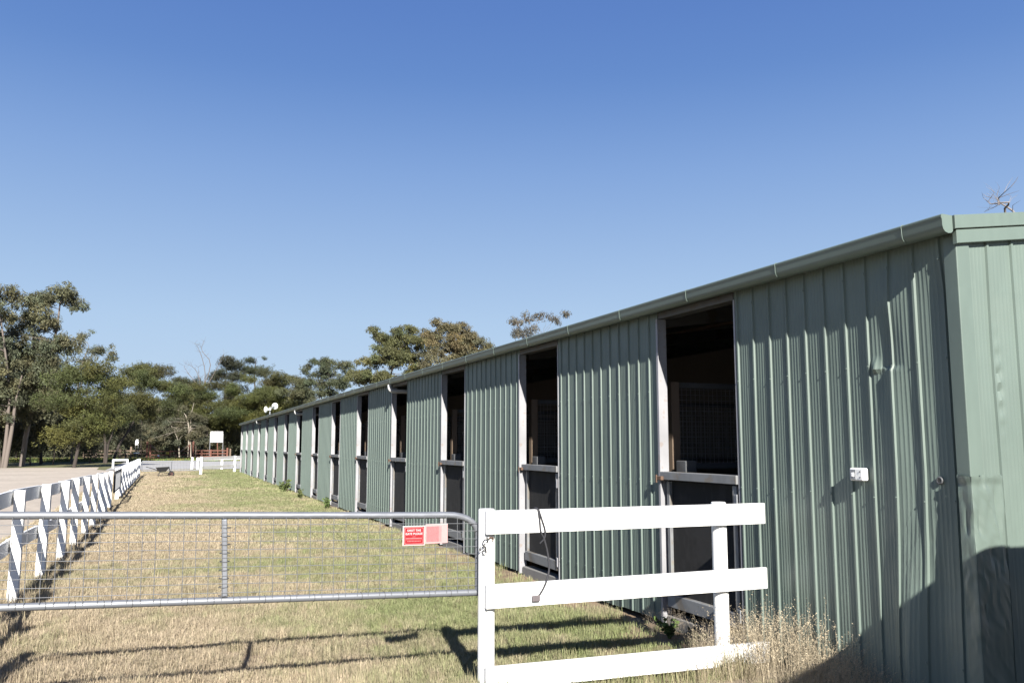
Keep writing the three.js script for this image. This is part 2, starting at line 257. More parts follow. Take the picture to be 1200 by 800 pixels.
// corner flashing: folded angle, sound above, beaten in below the tear
function flashing(y0, y1, nv, amp, off, reach) {
  const prof = [[RH + 0.001, -0.094], [-0.001, -0.086], [-0.002, -0.05], [-0.002, -0.0035], [-0.0005, -0.0005], [0.0035, 0.001], [reach * 0.35, 0.002], [reach * 0.7, 0.002], [reach, 0.001], [reach + 0.002, -0.012]];
  const q = []; const sub = amp ? 6 : 1; for (let i = 0; i < prof.length - 1; i++) for (let k = 0; k < sub; k++) q.push([mix(prof[i][0], prof[i + 1][0], k / sub), mix(prof[i][1], prof[i + 1][1], k / sub)]); q.push(prof[prof.length - 1]);
  const pos = [], uv = [], idx = [], n = q.length;
  for (let j = 0; j <= nv; j++) for (let i = 0; i < n; i++) {
    let y = mix(y0, y1, j / nv); const [px, pz] = q[i], s = px - pz;
    if (amp) y += sst(nv - 3, nv, j) * (fbm(s * 24, 3, 3) - 0.5) * 0.05;
    const w = amp * (0.45 + 0.55 * sst(0.2, 0.95, y)), e = w * (ridge(s * 13, y * 3.1, 3) - 0.3) + w * 0.35 * (ridge(s * 17 + y * 9 + 4, y * 7, 2) - 0.3), lift = amp ? 0.012 * sst(y1 - 0.05, y1, y) * (0.3 + fbm(s * 12, 8, 2)) : 0;
    pos.push(WX - off + px - (px < 0.003 ? e * 0.8 + lift : -e * 0.2), y, CORNER + off + pz + (px > -0.001 ? e + lift : e * 0.2)); uv.push(s, y);
  }
  for (let j = 0; j < nv; j++) for (let i = 0; i < n - 1; i++) { const k = j * n + i; idx.push(k, k + 1, k + n, k + 1, k + n + 1, k + n); }
  const g = new THREE.BufferGeometry(); g.setAttribute('position', new THREE.Float32BufferAttribute(pos, 3)); g.setAttribute('uv', new THREE.Float32BufferAttribute(uv, 2)); g.setIndex(idx); g.computeVertexNormals(); return toCreasedNormals(g, amp ? 0.3 : 0.15);
}
part('corner_flashing', flashing(1.41, 2.8, 10, 0, 0.003, 0.1), M.cladTrim, barn);
part('corner_flashing', flashing(0.03, 1.43, 120, 0.0095, 0.009, 0.235), M.cladTrim, barn).userData.label = 'crumpled lower corner flashing';
// barge boards on the gable, gutter and its fittings
{
  const bargeY = (x, o) => roofY(x) + o;
  const strip = (o0, o1, z0, z1, x0, x1) => { const s = new THREE.Shape(); s.moveTo(x0, bargeY(x0, o0)); s.lineTo(RX, bargeY(RX, o0)); s.lineTo(x1, bargeY(x1, o0)); s.lineTo(x1, bargeY(x1, o1)); s.lineTo(RX, bargeY(RX, o1)); s.lineTo(x0, bargeY(x0, o1)); const g = new THREE.ExtrudeGeometry(s, { depth: z1 - z0, bevelEnabled: true, bevelSize: 0.003, bevelThickness: 0.003, bevelSegments: 1 }); g.translate(0, 0, z0); return g; };
  part('barge_board', strip(-0.068, 0.006, CORNER + 0.004, CORNER + 0.042, 4.125, WX + WIDTH + 0.03), M.cladTrim, barn);
  part('barge_board', strip(-0.152, -0.078, CORNER + 0.004, CORNER + 0.03, 4.145, WX + WIDTH + 0.03), M.cladTrim, barn);
  part('barge_board', strip(-0.152, 0.006, END - 0.042, END - 0.004, 4.125, WX + WIDTH + 0.03), M.cladTrim, barn);
  const prof = [[4.112, 2.905], [4.112, 2.815], [4.10, 2.803], [4.075, 2.799], [4.052, 2.806], [4.038, 2.822], [4.032, 2.842], [4.031, 2.878], [4.026, 2.886], [4.026, 2.9], [4.034, 2.907], [4.042, 2.9], [4.042, 2.89], [4.046, 2.85], [4.06, 2.825], [4.09, 2.82], [4.1, 2.83], [4.1, 2.905]];
  const ext = (p, z0, z1) => { const s = new THREE.Shape(p.map(q => new THREE.Vector2(q[0], q[1]))); const g = new THREE.ExtrudeGeometry(s, { depth: z0 - z1, bevelEnabled: false }); g.translate(0, 0, z1); return toCreasedNormals(g, 0.6); };
  const joints = []; for (let z = CORNER - 0.25; z > END; z -= 1.15) joints.push(z);
  for (let i = 0; i < 8; i++) { const L = (CORNER - END + 0.05) / 8, a = CORNER + 0.03 - i * L; part('gutter', ext(prof, a, a - L + 0.002), M.cladTrim, barn); }
  const cap = prof.slice(0, 11).map(q => [q[0], q[1]]);
  part('gutter_stop_end', ext(cap, CORNER + 0.034, CORNER + 0.0305), M.cladTrim, barn);
  part('gutter_stop_end', ext(cap, END - 0.025, END - 0.028), M.cladTrim, barn);
  for (const z of joints) part('gutter_strap', tube([V(4.044, 2.91, z), V(4.022, 2.902, z), V(4.0255, 2.882, z), V(4.027, 2.845, z), V(4.036, 2.815, z), V(4.06, 2.798, z)], 0.0028, 5, 10), M.cladTrim, barn);
  // soffit strip between gutter back and wall
  part('fascia', box(0.05, 0.085, CORNER - END, 4.14, 2.862, (CORNER + END) / 2), M.cladTrim, barn);
}
// screws on the ribs of the first bays
{
  const head = new THREE.CylinderGeometry(0.0055, 0.0055, 0.006, 6); head.rotateZ(Math.PI / 2); const list = [];
  for (let k = 0; k < 95; k++) { const z = RIB0 - k * RIB; let inside = false; for (let d = 0; d < NDOOR; d++) if (z < zNear(d) + 0.02 && z > zFar(d) - 0.02) inside = true; if (inside) continue; for (const y of [0.35, 1.28, 2.1, 2.7]) { const g = head.clone(); g.translate(WX - 0.003 + wave(z, y) + (z > -5.6 ? knocks(z, y) : 0), y + (hash(k, y * 100) - 0.5) * 0.02, z - (z > -5.6 ? lean(z, y) : 0)); list.push(g); } }
  const m = part('screws', list, M.screw, barn); m.userData.kind = 'stuff';
}
// stall openings with half doors
const partitionMesh = (() => { const L = []; for (let x = 0; x <= 3.4; x += 0.05) L.push(box(0.003, 0.72, 0.003, x, 0, 0)); for (let y = -0.36; y <= 0.361; y += 0.05) L.push(box(3.4, 0.003, 0.003, 1.7, y, 0.003)); return merge(L); })();
const innerPost = box(0.09, 2.2, 0.09, 0, 1.1, 0, 0.008), railG = box(3.4, 0.05, 0.05, 1.7, 0, 0), kickG = box(3.4, 1.3, 0.04, 1.7, 0.68, 0);
for (let k = 0; k < NDOOR; k++) {
  const a = zNear(k), b = zFar(k), zc = (a + b) / 2, w = a - b;
  part('jamb', [box(0.1, 2.74, 0.02, WX + 0.046, 1.39, b - 0.012, 0.003), box(0.006, 2.74, 0.03, WX - 0.004, 1.39, b - 0.004)], M.jamb, barn);
  part('jamb', [box(0.16, 2.74, 0.02, WX + 0.085, 1.39, a + 0.012, 0.003)], M.jamb, barn);
  part('lintel', box(0.12, 0.06, w, WX + 0.07, 2.79, zc, 0.004), M.steelGrey, barn);
  part('sill', box(0.14, 0.13, w - 0.03, WX + 0.1, 0.045, zc, 0.012), M.concrete, barn);
  // half door: a framed panel hung on the near jamb
  const door = new THREE.Group(); door.name = 'stable_door'; barn.add(door);
  const x = WX + 0.045;
  door.position.set(x, 0.19, a - 0.045); const dw = w - 0.09;
  door.rotation.y = [0.0, -0.03, 0, 0.012, -0.01][k % 5] - 0.006;
    part('top_rail', box(0.085, 0.072, dw + 0.09, -0.016, 1.142, -dw / 2, 0.006), M.doorFrame, door);
  part('bottom_rail', box(0.055, 0.11, dw, -0.005, 0.055, -dw / 2, 0.006), M.doorFrame, door);
  part('stile', box(0.05, 0.985, 0.055, 0, 0.602, -0.028, 0.005), M.doorFrame, door);
  part('stile', box(0.05, 0.985, 0.045, 0.008, 0.602, -dw + 0.024, 0.005), M.doorFrame, door);
  { const pg = box(0.018, 0.98, dw - 0.1, 0.022, 0.602, -dw / 2 - 0.004); const u = pg.attributes.uv; for (let i = 0; i < u.count; i++) u.setXY(i, u.getX(i) + k * 0.37, u.getY(i) + k * 0.61); part('door_panel', pg, M.doorBlack, door); }
  if (k < 8) {
    for (const y of [0.1, 0.98]) part('hinge', [box(0.012, 0.1, 0.05, -0.03, y, 0.0, 0.003), rod(V(-0.038, y - 0.05, 0.022), V(-0.038, y + 0.05, 0.022), 0.008)], k % 2 ? M.jamb : M.galv, door);
    part('latch', [box(0.03, 0.035, 0.09, -0.075, 1.12, -dw - 0.02, 0.004), rod(V(-0.09, 1.08, -dw - 0.05), V(-0.09, 1.15, -dw - 0.05), 0.008)], M.rust, door);
  }
  // stall partition behind the far jamb
  const zp = b - 0.2, st = new THREE.Group(); st.name = 'stall_partition'; barn.add(st); st.position.set(WX + 0.28, 0, zp);
  part('post', innerPost, k % 3 === 1 ? M.timber : M.timber, st);
  part('kick_board', kickG, M.inner, st);
  if (k < 7) {
    const r = part('rail', railG, M.steelGrey, st); r.position.y = 2.17; const r2 = part('rail', railG, M.steelGrey, st); r2.position.y = 1.41;
    const m = part('mesh', partitionMesh, M.galv, st); m.position.y = 1.79; m.userData.kind = 'stuff';
  }
  part('block', box(0.12, 0.11, 0.16, WX + 0.24, 1.41, b + 0.06, 0.01), M.steelGrey, barn);
}
// inside: a solid spine wall and roof beams
part('spine_wall', box(0.08, 3.2, CORNER - END - 0.4, RX, 1.62, (CORNER + END) / 2), M.inner, barn);
for (let k = 0; k < NDOOR; k++) part('rafter', bar(V(WX + 0.2, roofY(WX + 0.2) - 0.14, zFar(k) - 0.2), V(RX - 0.05, roofY(RX - 0.05) - 0.14, zFar(k) - 0.2), 0.06, 0.15), M.steelGrey, barn);
for (let i = 0; i < 4; i++) { const x = WX + 0.5 + i * 1.2; part('purlin', bar(V(x, roofY(x) - 0.03, CORNER - 0.1), V(x, roofY(x) - 0.03, END + 0.1), 0.05, 0.05), M.timber, barn); }
// white waste pipes turning from the gutter into every fourth opening
for (const k of [3, 7, 11]) { const z = zFar(k) + 0.16; part('downpipe', tube([V(4.075, 2.8, z), V(4.075, 2.735, z), V(4.1, 2.69, z), V(4.15, 2.675, z), V(4.4, 2.67, z), V(4.9, 2.66, z)], 0.043, 12, 26), M.pvc, barn); }
// hole through the rib by the corner
part('grommet', new THREE.TorusGeometry(0.017, 0.007, 6, 14).rotateY(Math.PI / 2).translate(WX + 0.012, 1.399, -3.72), M.steelGrey, barn);
part('hole_plug', new THREE.CylinderGeometry(0.014, 0.014, 0.01, 12).rotateZ(Math.PI / 2).translate(WX + 0.012, 1.399, -3.72), M.dark, barn);

// socket outlet on the wall
{
  const o = thing('power_outlet', 'white weatherproof power outlet box fixed to the green wall', 'power outlet', [WX - 0.002, 1.375, -4.31]);
  part('housing', box(0.05, 0.082, 0.115, -0.02, 0.042, 0, 0.01), M.white, o);
  part('socket_face', box(0.006, 0.062, 0.045, -0.046, 0.041, -0.024, 0.002), M.galv, o);
  part('flap', box(0.012, 0.026, 0.018, -0.052, 0.04, -0.022, 0.003), M.white, o);
  for (const y of [0.024, 0.06]) part('screw', new THREE.CylinderGeometry(0.004, 0.004, 0.006, 8).rotateZ(Math.PI / 2).translate(-0.047, y, 0.036), M.steelGrey, o);
}
// horn loudspeakers on the roof
{
  const base = atZ(319, 487, -37.6); const o = thing('loudspeaker_pair', 'pair of white horn loudspeakers on a short pole above the barn roof', 'loudspeaker', [4.35, roofY(4.35), -40.3]);
  part('pole', rod(V(0, 0, 0), V(0, 0.42, 0), 0.03), M.galv, o); part('bracket', bar(V(-0.16, 0.3, -0.05), V(0.2, 0.44, 0.05), 0.05, 0.04), M.galv, o);
  const horn = new THREE.LatheGeometry([[0.02, 0.36], [0.055, 0.34], [0.06, 0.2], [0.05, 0.18], [0.075, 0.1], [0.13, 0.03], [0.2, -0.02], [0.205, -0.025], [0.19, -0.02], [0.1, 0.04], [0.02, 0.12]].map(p => new THREE.Vector2(...p)), 20);
  for (const [x, y, z, ry] of [[-0.16, 0.3, -0.05, 0.85 + Math.PI], [0.2, 0.46, 0.05, -0.55 + Math.PI]]) { const h = part('horn', horn.clone().rotateX(-Math.PI / 2), M.white, o); h.position.set(x, y, z); h.rotation.y = ry; h.scale.setScalar(0.72); }
}

/* ---------- white three-rail fence and galvanised gate in front ---------- */
const FZ = -5.26;
{
  const f = thing('rail_fence', 'short white three-rail fence joining the gate post to the barn', 'fence', [0, 0, 0]);
  const post = x => { const p = part('post', new THREE.LatheGeometry([[0, -0.3], [0.054, -0.3], [0.054, 1.185], [0.048, 1.195], [0, 1.197]].map(q => new THREE.Vector2(...q)), 24), M.white, f); p.position.set(x, 0, FZ); return p; };
  post(1.945); post(3.735);
  for (const [yl, yr, h] of [[1.114, 1.11, 0.148], [0.655, 0.652, 0.148], [0.158, 0.138, 0.142]]) part('rail', bar(V(1.912, yl, FZ + 0.074), V(4.075, yr, FZ + 0.074), 0.036, h, 0.005), M.white, f);
}
{
  const rope = thing('lead_strap', 'dark strap looped over the top white rail, its buckle hanging by the middle rail', 'strap', [2.265, 0, FZ]);
  const z = 0.074;
  part('loop', [tube([V(-0.005, 1.04, z - 0.03), V(-0.01, 1.12, z - 0.027), V(-0.008, 1.19, z - 0.02), V(-0.006, 1.196, z), V(0.0, 1.188, z + 0.022), V(0.012, 1.11, z + 0.026), V(0.02, 1.045, z + 0.026), V(0.045, 1.0, z + 0.02)], 0.006, 6, 40), tube([V(0.005, 1.19, z + 0.022), V(0.028, 1.12, z + 0.026), V(0.05, 1.045, z + 0.026), V(0.045, 1.0, z + 0.02), V(0.025, 0.97, z)], 0.006, 6, 30)], M.cord, rope);
  part('tail', tube([V(0.045, 1.0, z + 0.02), V(0.075, 0.9, z + 0.01), V(0.078, 0.8, z + 0.02), V(0.05, 0.72, z + 0.03), V(0.015, 0.66, z + 0.028), V(-0.005, 0.64, z + 0.03)], 0.0065, 6, 40), M.cord, rope);
  part('buckle', [box(0.055, 0.04, 0.016, -0.02, 0.63, z + 0.034, 0.006)], std({ color: C(0.1, 0.085, 0.09), roughness: 0.6 }), rope);
}
{
  const GZ = -5.335, xa = -1.22, xb = 1.915;
  // the gate leans up toward its hinge end
  const top = x => 1.149 + (1.895 - x) * 0.0297, bot = x => 0.661 + (1.895 - x) * 0.0326;
  const g = thing('mesh_gate', 'galvanised tube gate with wire mesh infill closed across the grass strip', 'gate', [0, 0, 0]);
  const tt = []; for (let i = 0; i <= 10; i++) { const x = mix(xa + 0.14, xb - 0.16, i / 10); tt.push(V(x, top(x), GZ)); }
  for (let i = 1; i <= 7; i++) { const t = i / 7 * Math.PI / 2; tt.push(V(xb - 0.16 + Math.sin(t) * 0.16, top(xb) - 0.13 * (1 - Math.cos(t)), GZ)); }
  part('frame_top', tube(tt, 0.021, 12, 90), M.gateTube, g);
  part('frame_end', [rod(V(xb, top(xb) - 0.12, GZ), V(xb, bot(xb), GZ), 0.021, 0.021, 12)], M.gateTube, g);
  part('frame_end', [tube([V(xa + 0.14, top(xa + 0.14), GZ), V(xa + 0.05, top(xa) - 0.02, GZ), V(xa, top(xa) - 0.12, GZ), V(xa, 0.9, GZ), V(xa, bot(xa), GZ)], 0.021, 12, 30)], M.gateTube, g);
  part('frame_bottom', rod(V(xa, bot(xa), GZ), V(xb - 0.01, bot(xb), GZ), 0.021, 0.021, 12), M.gateTube, g);
  part('end_cap', rod(V(xb - 0.014, bot(xb), GZ), V(xb + 0.012, bot(xb), GZ), 0.024, 0.024, 12), M.black, g);
  part('centre_stay', bar(V(0.339, top(0.339) - 0.02, GZ), V(0.358, bot(0.358) + 0.02, GZ), 0.03, 0.046, 0.006), M.gateTube, g);
  const wires = []; const zc = GZ + 0.022;
  for (let x = xa + 0.05; x < xb - 0.01; x += 0.0715) { const e = (hash(Math.floor(x * 1000), 4) - 0.5) * 0.006; wires.push(rod(V(x + e, top(x) - (x > xb - 0.12 ? 0.05 : 0.005), zc), V(x + e + 0.006, bot(x) + 0.004, zc), 0.0019, 0.0019, 4)); }
  for (let i = 1; i < 10; i++) { const t = i / 10, pts = []; for (let j = 0; j <= 6; j++) { const x = mix(xa + 0.01, xb - 0.01, j / 6); pts.push(V(x, mix(bot(x), top(x), t) + (hash(i, j) - 0.5) * 0.006, zc + 0.004)); } wires.push(tube(pts, 0.0019, 4, 18)); }
  const m = part('mesh', wires, M.wire, g); m.userData.kind = 'stuff';
  // wire ties that lash the mesh to the tubes
  const ties = []; for (let x = xa + 0.085; x < xb - 0.05; x += 0.143) { ties.push(new THREE.TorusGeometry(0.0225, 0.0022, 5, 12).rotateY(Math.PI / 2 + 0.2).translate(x, bot(x), GZ)); }
  for (let y = 0.74; y < 1.16; y += 0.048) ties.push(new THREE.TorusGeometry(0.028, 0.0022, 5, 12).rotateX(Math.PI / 2).translate(0.349, y, GZ));
  part('ties', ties, M.steelGrey, g).userData.kind = 'stuff';
  // chain and hook at the latch post
  const ch = thing('gate_chain', 'rusty chain and hook holding the gate to the white post', 'chain', [1.93, 1.0, FZ + 0.05]);
  const link = new THREE.TorusGeometry(0.0125, 0.0032, 5, 10).scale(1, 1.5, 1);
  [[-0.035, -0.045, 0.01], [-0.03, -0.02, 0.012], [-0.016, -0.002, 0.014], [0.002, 0.01, 0.014], [-0.02, -0.07, 0.012], [-0.012, -0.052, 0.012]].forEach(([x, y, z], i) => { const l = part('link', link, M.chrome, ch); l.position.set(x, y, z); l.rotation.set(0.3, (i % 2) * 1.4, -0.9 + i * 0.25); });
  part('hook', tube([V(0.0, 0.01, 0.016), V(0.022, 0.02, 0.018), V(0.038, 0.012, 0.012), V(0.036, -0.004, 0.008)], 0.004, 6, 14), M.rust, ch);
  // two signs wired to the gate
  const cv = (w, h, draw) => { const c = document.createElement('canvas'); c.width = w; c.height = h; draw(c.getContext('2d')); const t = new THREE.CanvasTexture(c); t.colorSpace = THREE.SRGBColorSpace; return t; };
  const sgn = (name, label, x0, x1, y0, y1, t, tilt) => { const o = thing(name, label, 'sign', [(x0 + x1) / 2, (y0 + y1) / 2, zc + 0.012], 'signs on the gate'); o.rotation.z = tilt; part('board', box(x1 - x0, y1 - y0, 0.004, 0, 0, 0, 0.0015), M.pvc, o); const pg = new THREE.PlaneGeometry(x1 - x0 - 0.002, y1 - y0 - 0.002); pg.translate(0, 0, 0.0035); part('print', pg, std({ map: t, color: C(0.4, 0.4, 0.4), roughness: 0.4, side: THREE.FrontSide }), o); return o; };
  const t1 = cv(480, 420, c => {
    c.fillStyle = '#f3dcd8'; c.fillRect(0, 0, 480, 420); c.fillStyle = '#c8202c'; c.fillRect(26, 22, 428, 376);
    c.strokeStyle = '#f6d8d6'; c.lineWidth = 7; c.beginPath(); c.roundRect(42, 38, 396, 344, 34); c.stroke();
    c.fillStyle = '#ffffff'; c.textAlign = 'center'; c.font = 'bold 66px sans-serif'; c.fillText('SHUT THE', 240, 118, 300); c.fillText('GATE PLEASE', 240, 190, 370);
    c.fillStyle = '#e8a8a8'; c.fillRect(206, 226, 68, 8); for (let i = 0; i < 13; i++) c.fillRect(64 + i * 27, 254, 20, 22); c.fillRect(60, 294, 360, 4); for (let i = 0; i < 9; i++) c.fillRect(96 + i * 33, 318, 24, 16);
  });
  const t2 = cv(480, 420, c => {
    c.fillStyle = '#f0c4c2'; c.fillRect(0, 0, 480, 420); c.fillStyle = '#e88a8c'; c.fillRect(14, 44, 270, 340); c.fillStyle = '#eba6a6'; c.fillRect(284, 44, 60, 340);
    for (let i = 0; i < 700; i++) { c.fillStyle = `rgba(${i % 2 ? 250 : 220},${i % 2 ? 225 : 120},${i % 2 ? 222 : 122},0.16)`; c.fillRect((i * 97) % 470, (i * 61) % 410, 12 + (i * 13) % 40, 4 + (i * 7) % 14); }
  });
  sgn('gate_sign', 'red and white sign reading shut the gate please, wired to the mesh', 1.401, 1.547, 0.977, 1.1, t1, -0.01);
  sgn('gate_sign', 'sun-faded pink blank sign beside the red lettered one', 1.549, 1.696, 0.985, 1.106, t2, 0.004);
  // hinge post
  const hp = thing('gate_post', 'white round hinge post at the end of the long fence', 'post', [xa - 0.09, 0, GZ]);
  part('shaft', new THREE.LatheGeometry([[0, -0.3], [0.06, -0.3], [0.06, 1.33], [0.05, 1.345], [0, 1.348]].map(q => new THREE.Vector2(...q)), 24), M.white, hp);
  for (const y of [0.8, 1.18]) part('hinge', rod(V(0.03, y, 0), V(0.1, y, 0), 0.014), M.galv, hp);
}

/* ---------- long white two-rail fence beside the yard ---------- */
{
  const f = thing('paddock_fence', 'long white two-rail fence of square posts beside the gravel yard', 'fence', [0, 0, 0]);
  const H = z => Math.max(0.93, 1.15 - 0.0145 * Math.max(0, -z - 10.3)), fx = z => -1.39 + 0.095 * sst(-10.3, -14, z) + 0.0032 * Math.max(0, -z - 13.8);
  const zs = []; for (let i = 0; i < 28; i++) { const z = -6.75 - i * 1.77; if (z < -47.6) break; if (Math.abs(z + 26.4) > 1.0) zs.push(z); }
  const pg = {};
  zs.forEach((z, i) => { const h = H(z) + (hash(i, 9) - 0.5) * 0.03; const p = part('post', box(0.102, h + 0.3, 0.108, 0, h / 2 - 0.15, 0, 0.006), M.white, f); p.position.set(fx(z) + (hash(i, 2) - 0.5) * 0.03, 0, z); p.rotation.set((hash(i, 5) - 0.5) * 0.02, (hash(i, 6) - 0.5) * 0.1, (hash(i, 7) - 0.5) * 0.03); });
  for (let i = 0; i < zs.length - 1; i++) { const a = zs[i], b = zs[i + 1]; if (a - b > 2.5) continue; const j = hash(i, 13) * 0.02 - 0.01; for (const [o, hh] of [[0.085, 0.155], [0.585, 0.15]]) { const k = o > 0.3 ? o * H(a) / 1.15 : o, k2 = o > 0.3 ? o * H(b) / 1.15 : o; part('rail', bar(V(fx(a) - 0.077, H(a) - k + j, a + 0.03), V(fx(b) - 0.077, H(b) - k2 + j, b + 0.034), 0.032, hh, 0.004), M.white, f); } }
  // small bar gate let into the fence
  const g = thing('small_gate', 'small grey barred metal gate set in the long white fence', 'gate', [fx(-26) + 0.07, 0, 0]);
  const fr = (y, n) => part('frame_rail', rod(V(0, y, -24.7), V(0, y - 0.01, -28.0), 0.022, 0.022, 8), M.steelGrey, g); fr(0.92); fr(0.4);
  for (const z of [-24.7, -28.0]) part('frame_stile', rod(V(0, 0.38, z), V(0, 0.93, z), 0.024, 0.024, 8), M.black, g);
  for (let i = 1; i < 10; i++) part('bar', rod(V(0, 0.4, -24.7 - i * 0.33), V(0, 0.92, -24.7 - i * 0.33), 0.012, 0.012, 6), M.galv, g);
}

/* ---------- far end: gate, white fences, barrow ---------- */
{
  const Z = -49.4, x0 = -1.1, x1 = 1.75;
  const g = thing('tube_gate', 'low open tube gate across the far end of the grass strip', 'gate', [0, 0, Z]);
  part('frame_top', rod(V(x0, 0.78, 0), V(x1, 0.78, 0), 0.024), M.gateTube, g); part('frame_bottom', rod(V(x0, 0.28, 0), V(x1, 0.28, 0), 0.024), M.gateTube, g);
  for (const x of [x0, 0.35, x1]) part('upright', rod(V(x, 0.28, 0), V(x, 0.78, 0), 0.022), M.gateTube, g);
  const m = []; for (let x = x0 + 0.1; x < x1; x += 0.15) m.push(rod(V(x, 0.28, 0.03), V(x, 0.78, 0.03), 0.002, 0.002, 4)); for (let y = 0.38; y < 0.75; y += 0.1) m.push(rod(V(x0, y, 0.03), V(x1, y, 0.03), 0.002, 0.002, 4)); part('mesh', m, M.wire, g).userData.kind = 'stuff';
  const f = thing('rail_fence', 'low white two-rail fence joining the barn end to the tube gate', 'fence', [0, 0, 0]);
  const P = [V(1.83, 0, -49.5), V(3.9, 0, -54.2), V(5.6, 0, -57.6)];
  P.forEach((p, i) => part('post', box(0.14, 1.3, 0.14, p.x, 0.35, p.z, 0.01), M.white, f));
  for (let i = 0; i < 2; i++) for (const y of [0.9, 0.42]) part('rail', bar(P[i].clone().setY(y), P[i + 1].clone().setY(y), 0.04, 0.16, 0.005), M.white, f);
  const f2 = thing('rail_fence', 'short white one-rail fence beside the road behind the tube gate', 'fence', [0, 0, 0]);
  const Q = [V(1.72, 0, -62), V(2.0, 0, -60), V(3.6, 0, -61.5), V(5.6, 0, -63)]; Q.forEach(p => part('post', box(0.14, 1.15, 0.14, p.x, 0.25, p.z, 0.01), M.white, f2));
  for (let i = 1; i < 3; i++) part('rail', bar(Q[i].clone().setY(0.72), Q[i + 1].clone().setY(0.72), 0.05, 0.16, 0.005), M.white, f2);
  const f3 = thing('rail_fence', 'lone white rail bay standing at the yard edge by the road', 'fence', [0, 0, 0]);
  const a = V(-3.45, 0, -68.5), b = V(-2.55, 0, -69.5); for (const p of [a, b]) part('post', box(0.13, 0.85, 0.13, p.x, 0.18, p.z, 0.01), M.white, f3); part('rail', bar(a.clone().setY(0.56), b.clone().setY(0.56), 0.05, 0.15, 0.005), M.white, f3);
}
{
  const w = thing('wheelbarrow', 'black wheelbarrow parked on the grass before the tube gate', 'wheelbarrow', [-0.1, 0, -47.6]); w.scale.setScalar(0.8); w.rotation.y = 0.12;
  // local x runs toward the wheel
  const tray = new THREE.BufferGeometry(); { const T = [[-0.38, 0.62, -0.3], [0.42, 0.66, -0.3], [0.42, 0.66, 0.3], [-0.38, 0.62, 0.3]], B = [[-0.2, 0.36, -0.2], [0.2, 0.34, -0.18], [0.2, 0.34, 0.18], [-0.2, 0.36, 0.2]]; const p = []; const q = (a, b, c, d) => p.push(...a, ...b, ...c, ...a, ...c, ...d); q(...B); for (let i = 0; i < 4; i++) { const j = (i + 1) % 4; q(T[i], T[j], B[j], B[i]); } tray.setAttribute('position', new THREE.Float32BufferAttribute(p, 3)); tray.computeVertexNormals(); }
  part('tray', tray, M.black, w);
  for (const s of [-1, 1]) { part('handle', tube([V(-0.95, 0.66, s * 0.3), V(-0.5, 0.52, s * 0.28), V(-0.1, 0.34, s * 0.2), V(0.55, 0.2, s * 0.06)], 0.02, 6, 16), M.black, w); part('leg', tube([V(-0.12, 0.33, s * 0.2), V(-0.3, 0.02, s * 0.22), V(-0.36, 0.01, s * 0.22)], 0.018, 6, 8), M.black, w); part('brace', rod(V(0.4, 0.6, s * 0.12), V(0.55, 0.2, s * 0.06), 0.015), M.black, w); }
  const wh = part('wheel', new THREE.TorusGeometry(0.15, 0.045, 8, 20), M.rubber, w); wh.position.set(0.55, 0.195, 0); const rim = part('rim', new THREE.CylinderGeometry(0.11, 0.11, 0.05, 16).rotateX(Math.PI / 2), std({ color: C(0.06, 0.02, 0.016), roughness: 0.6 }), wh);
}
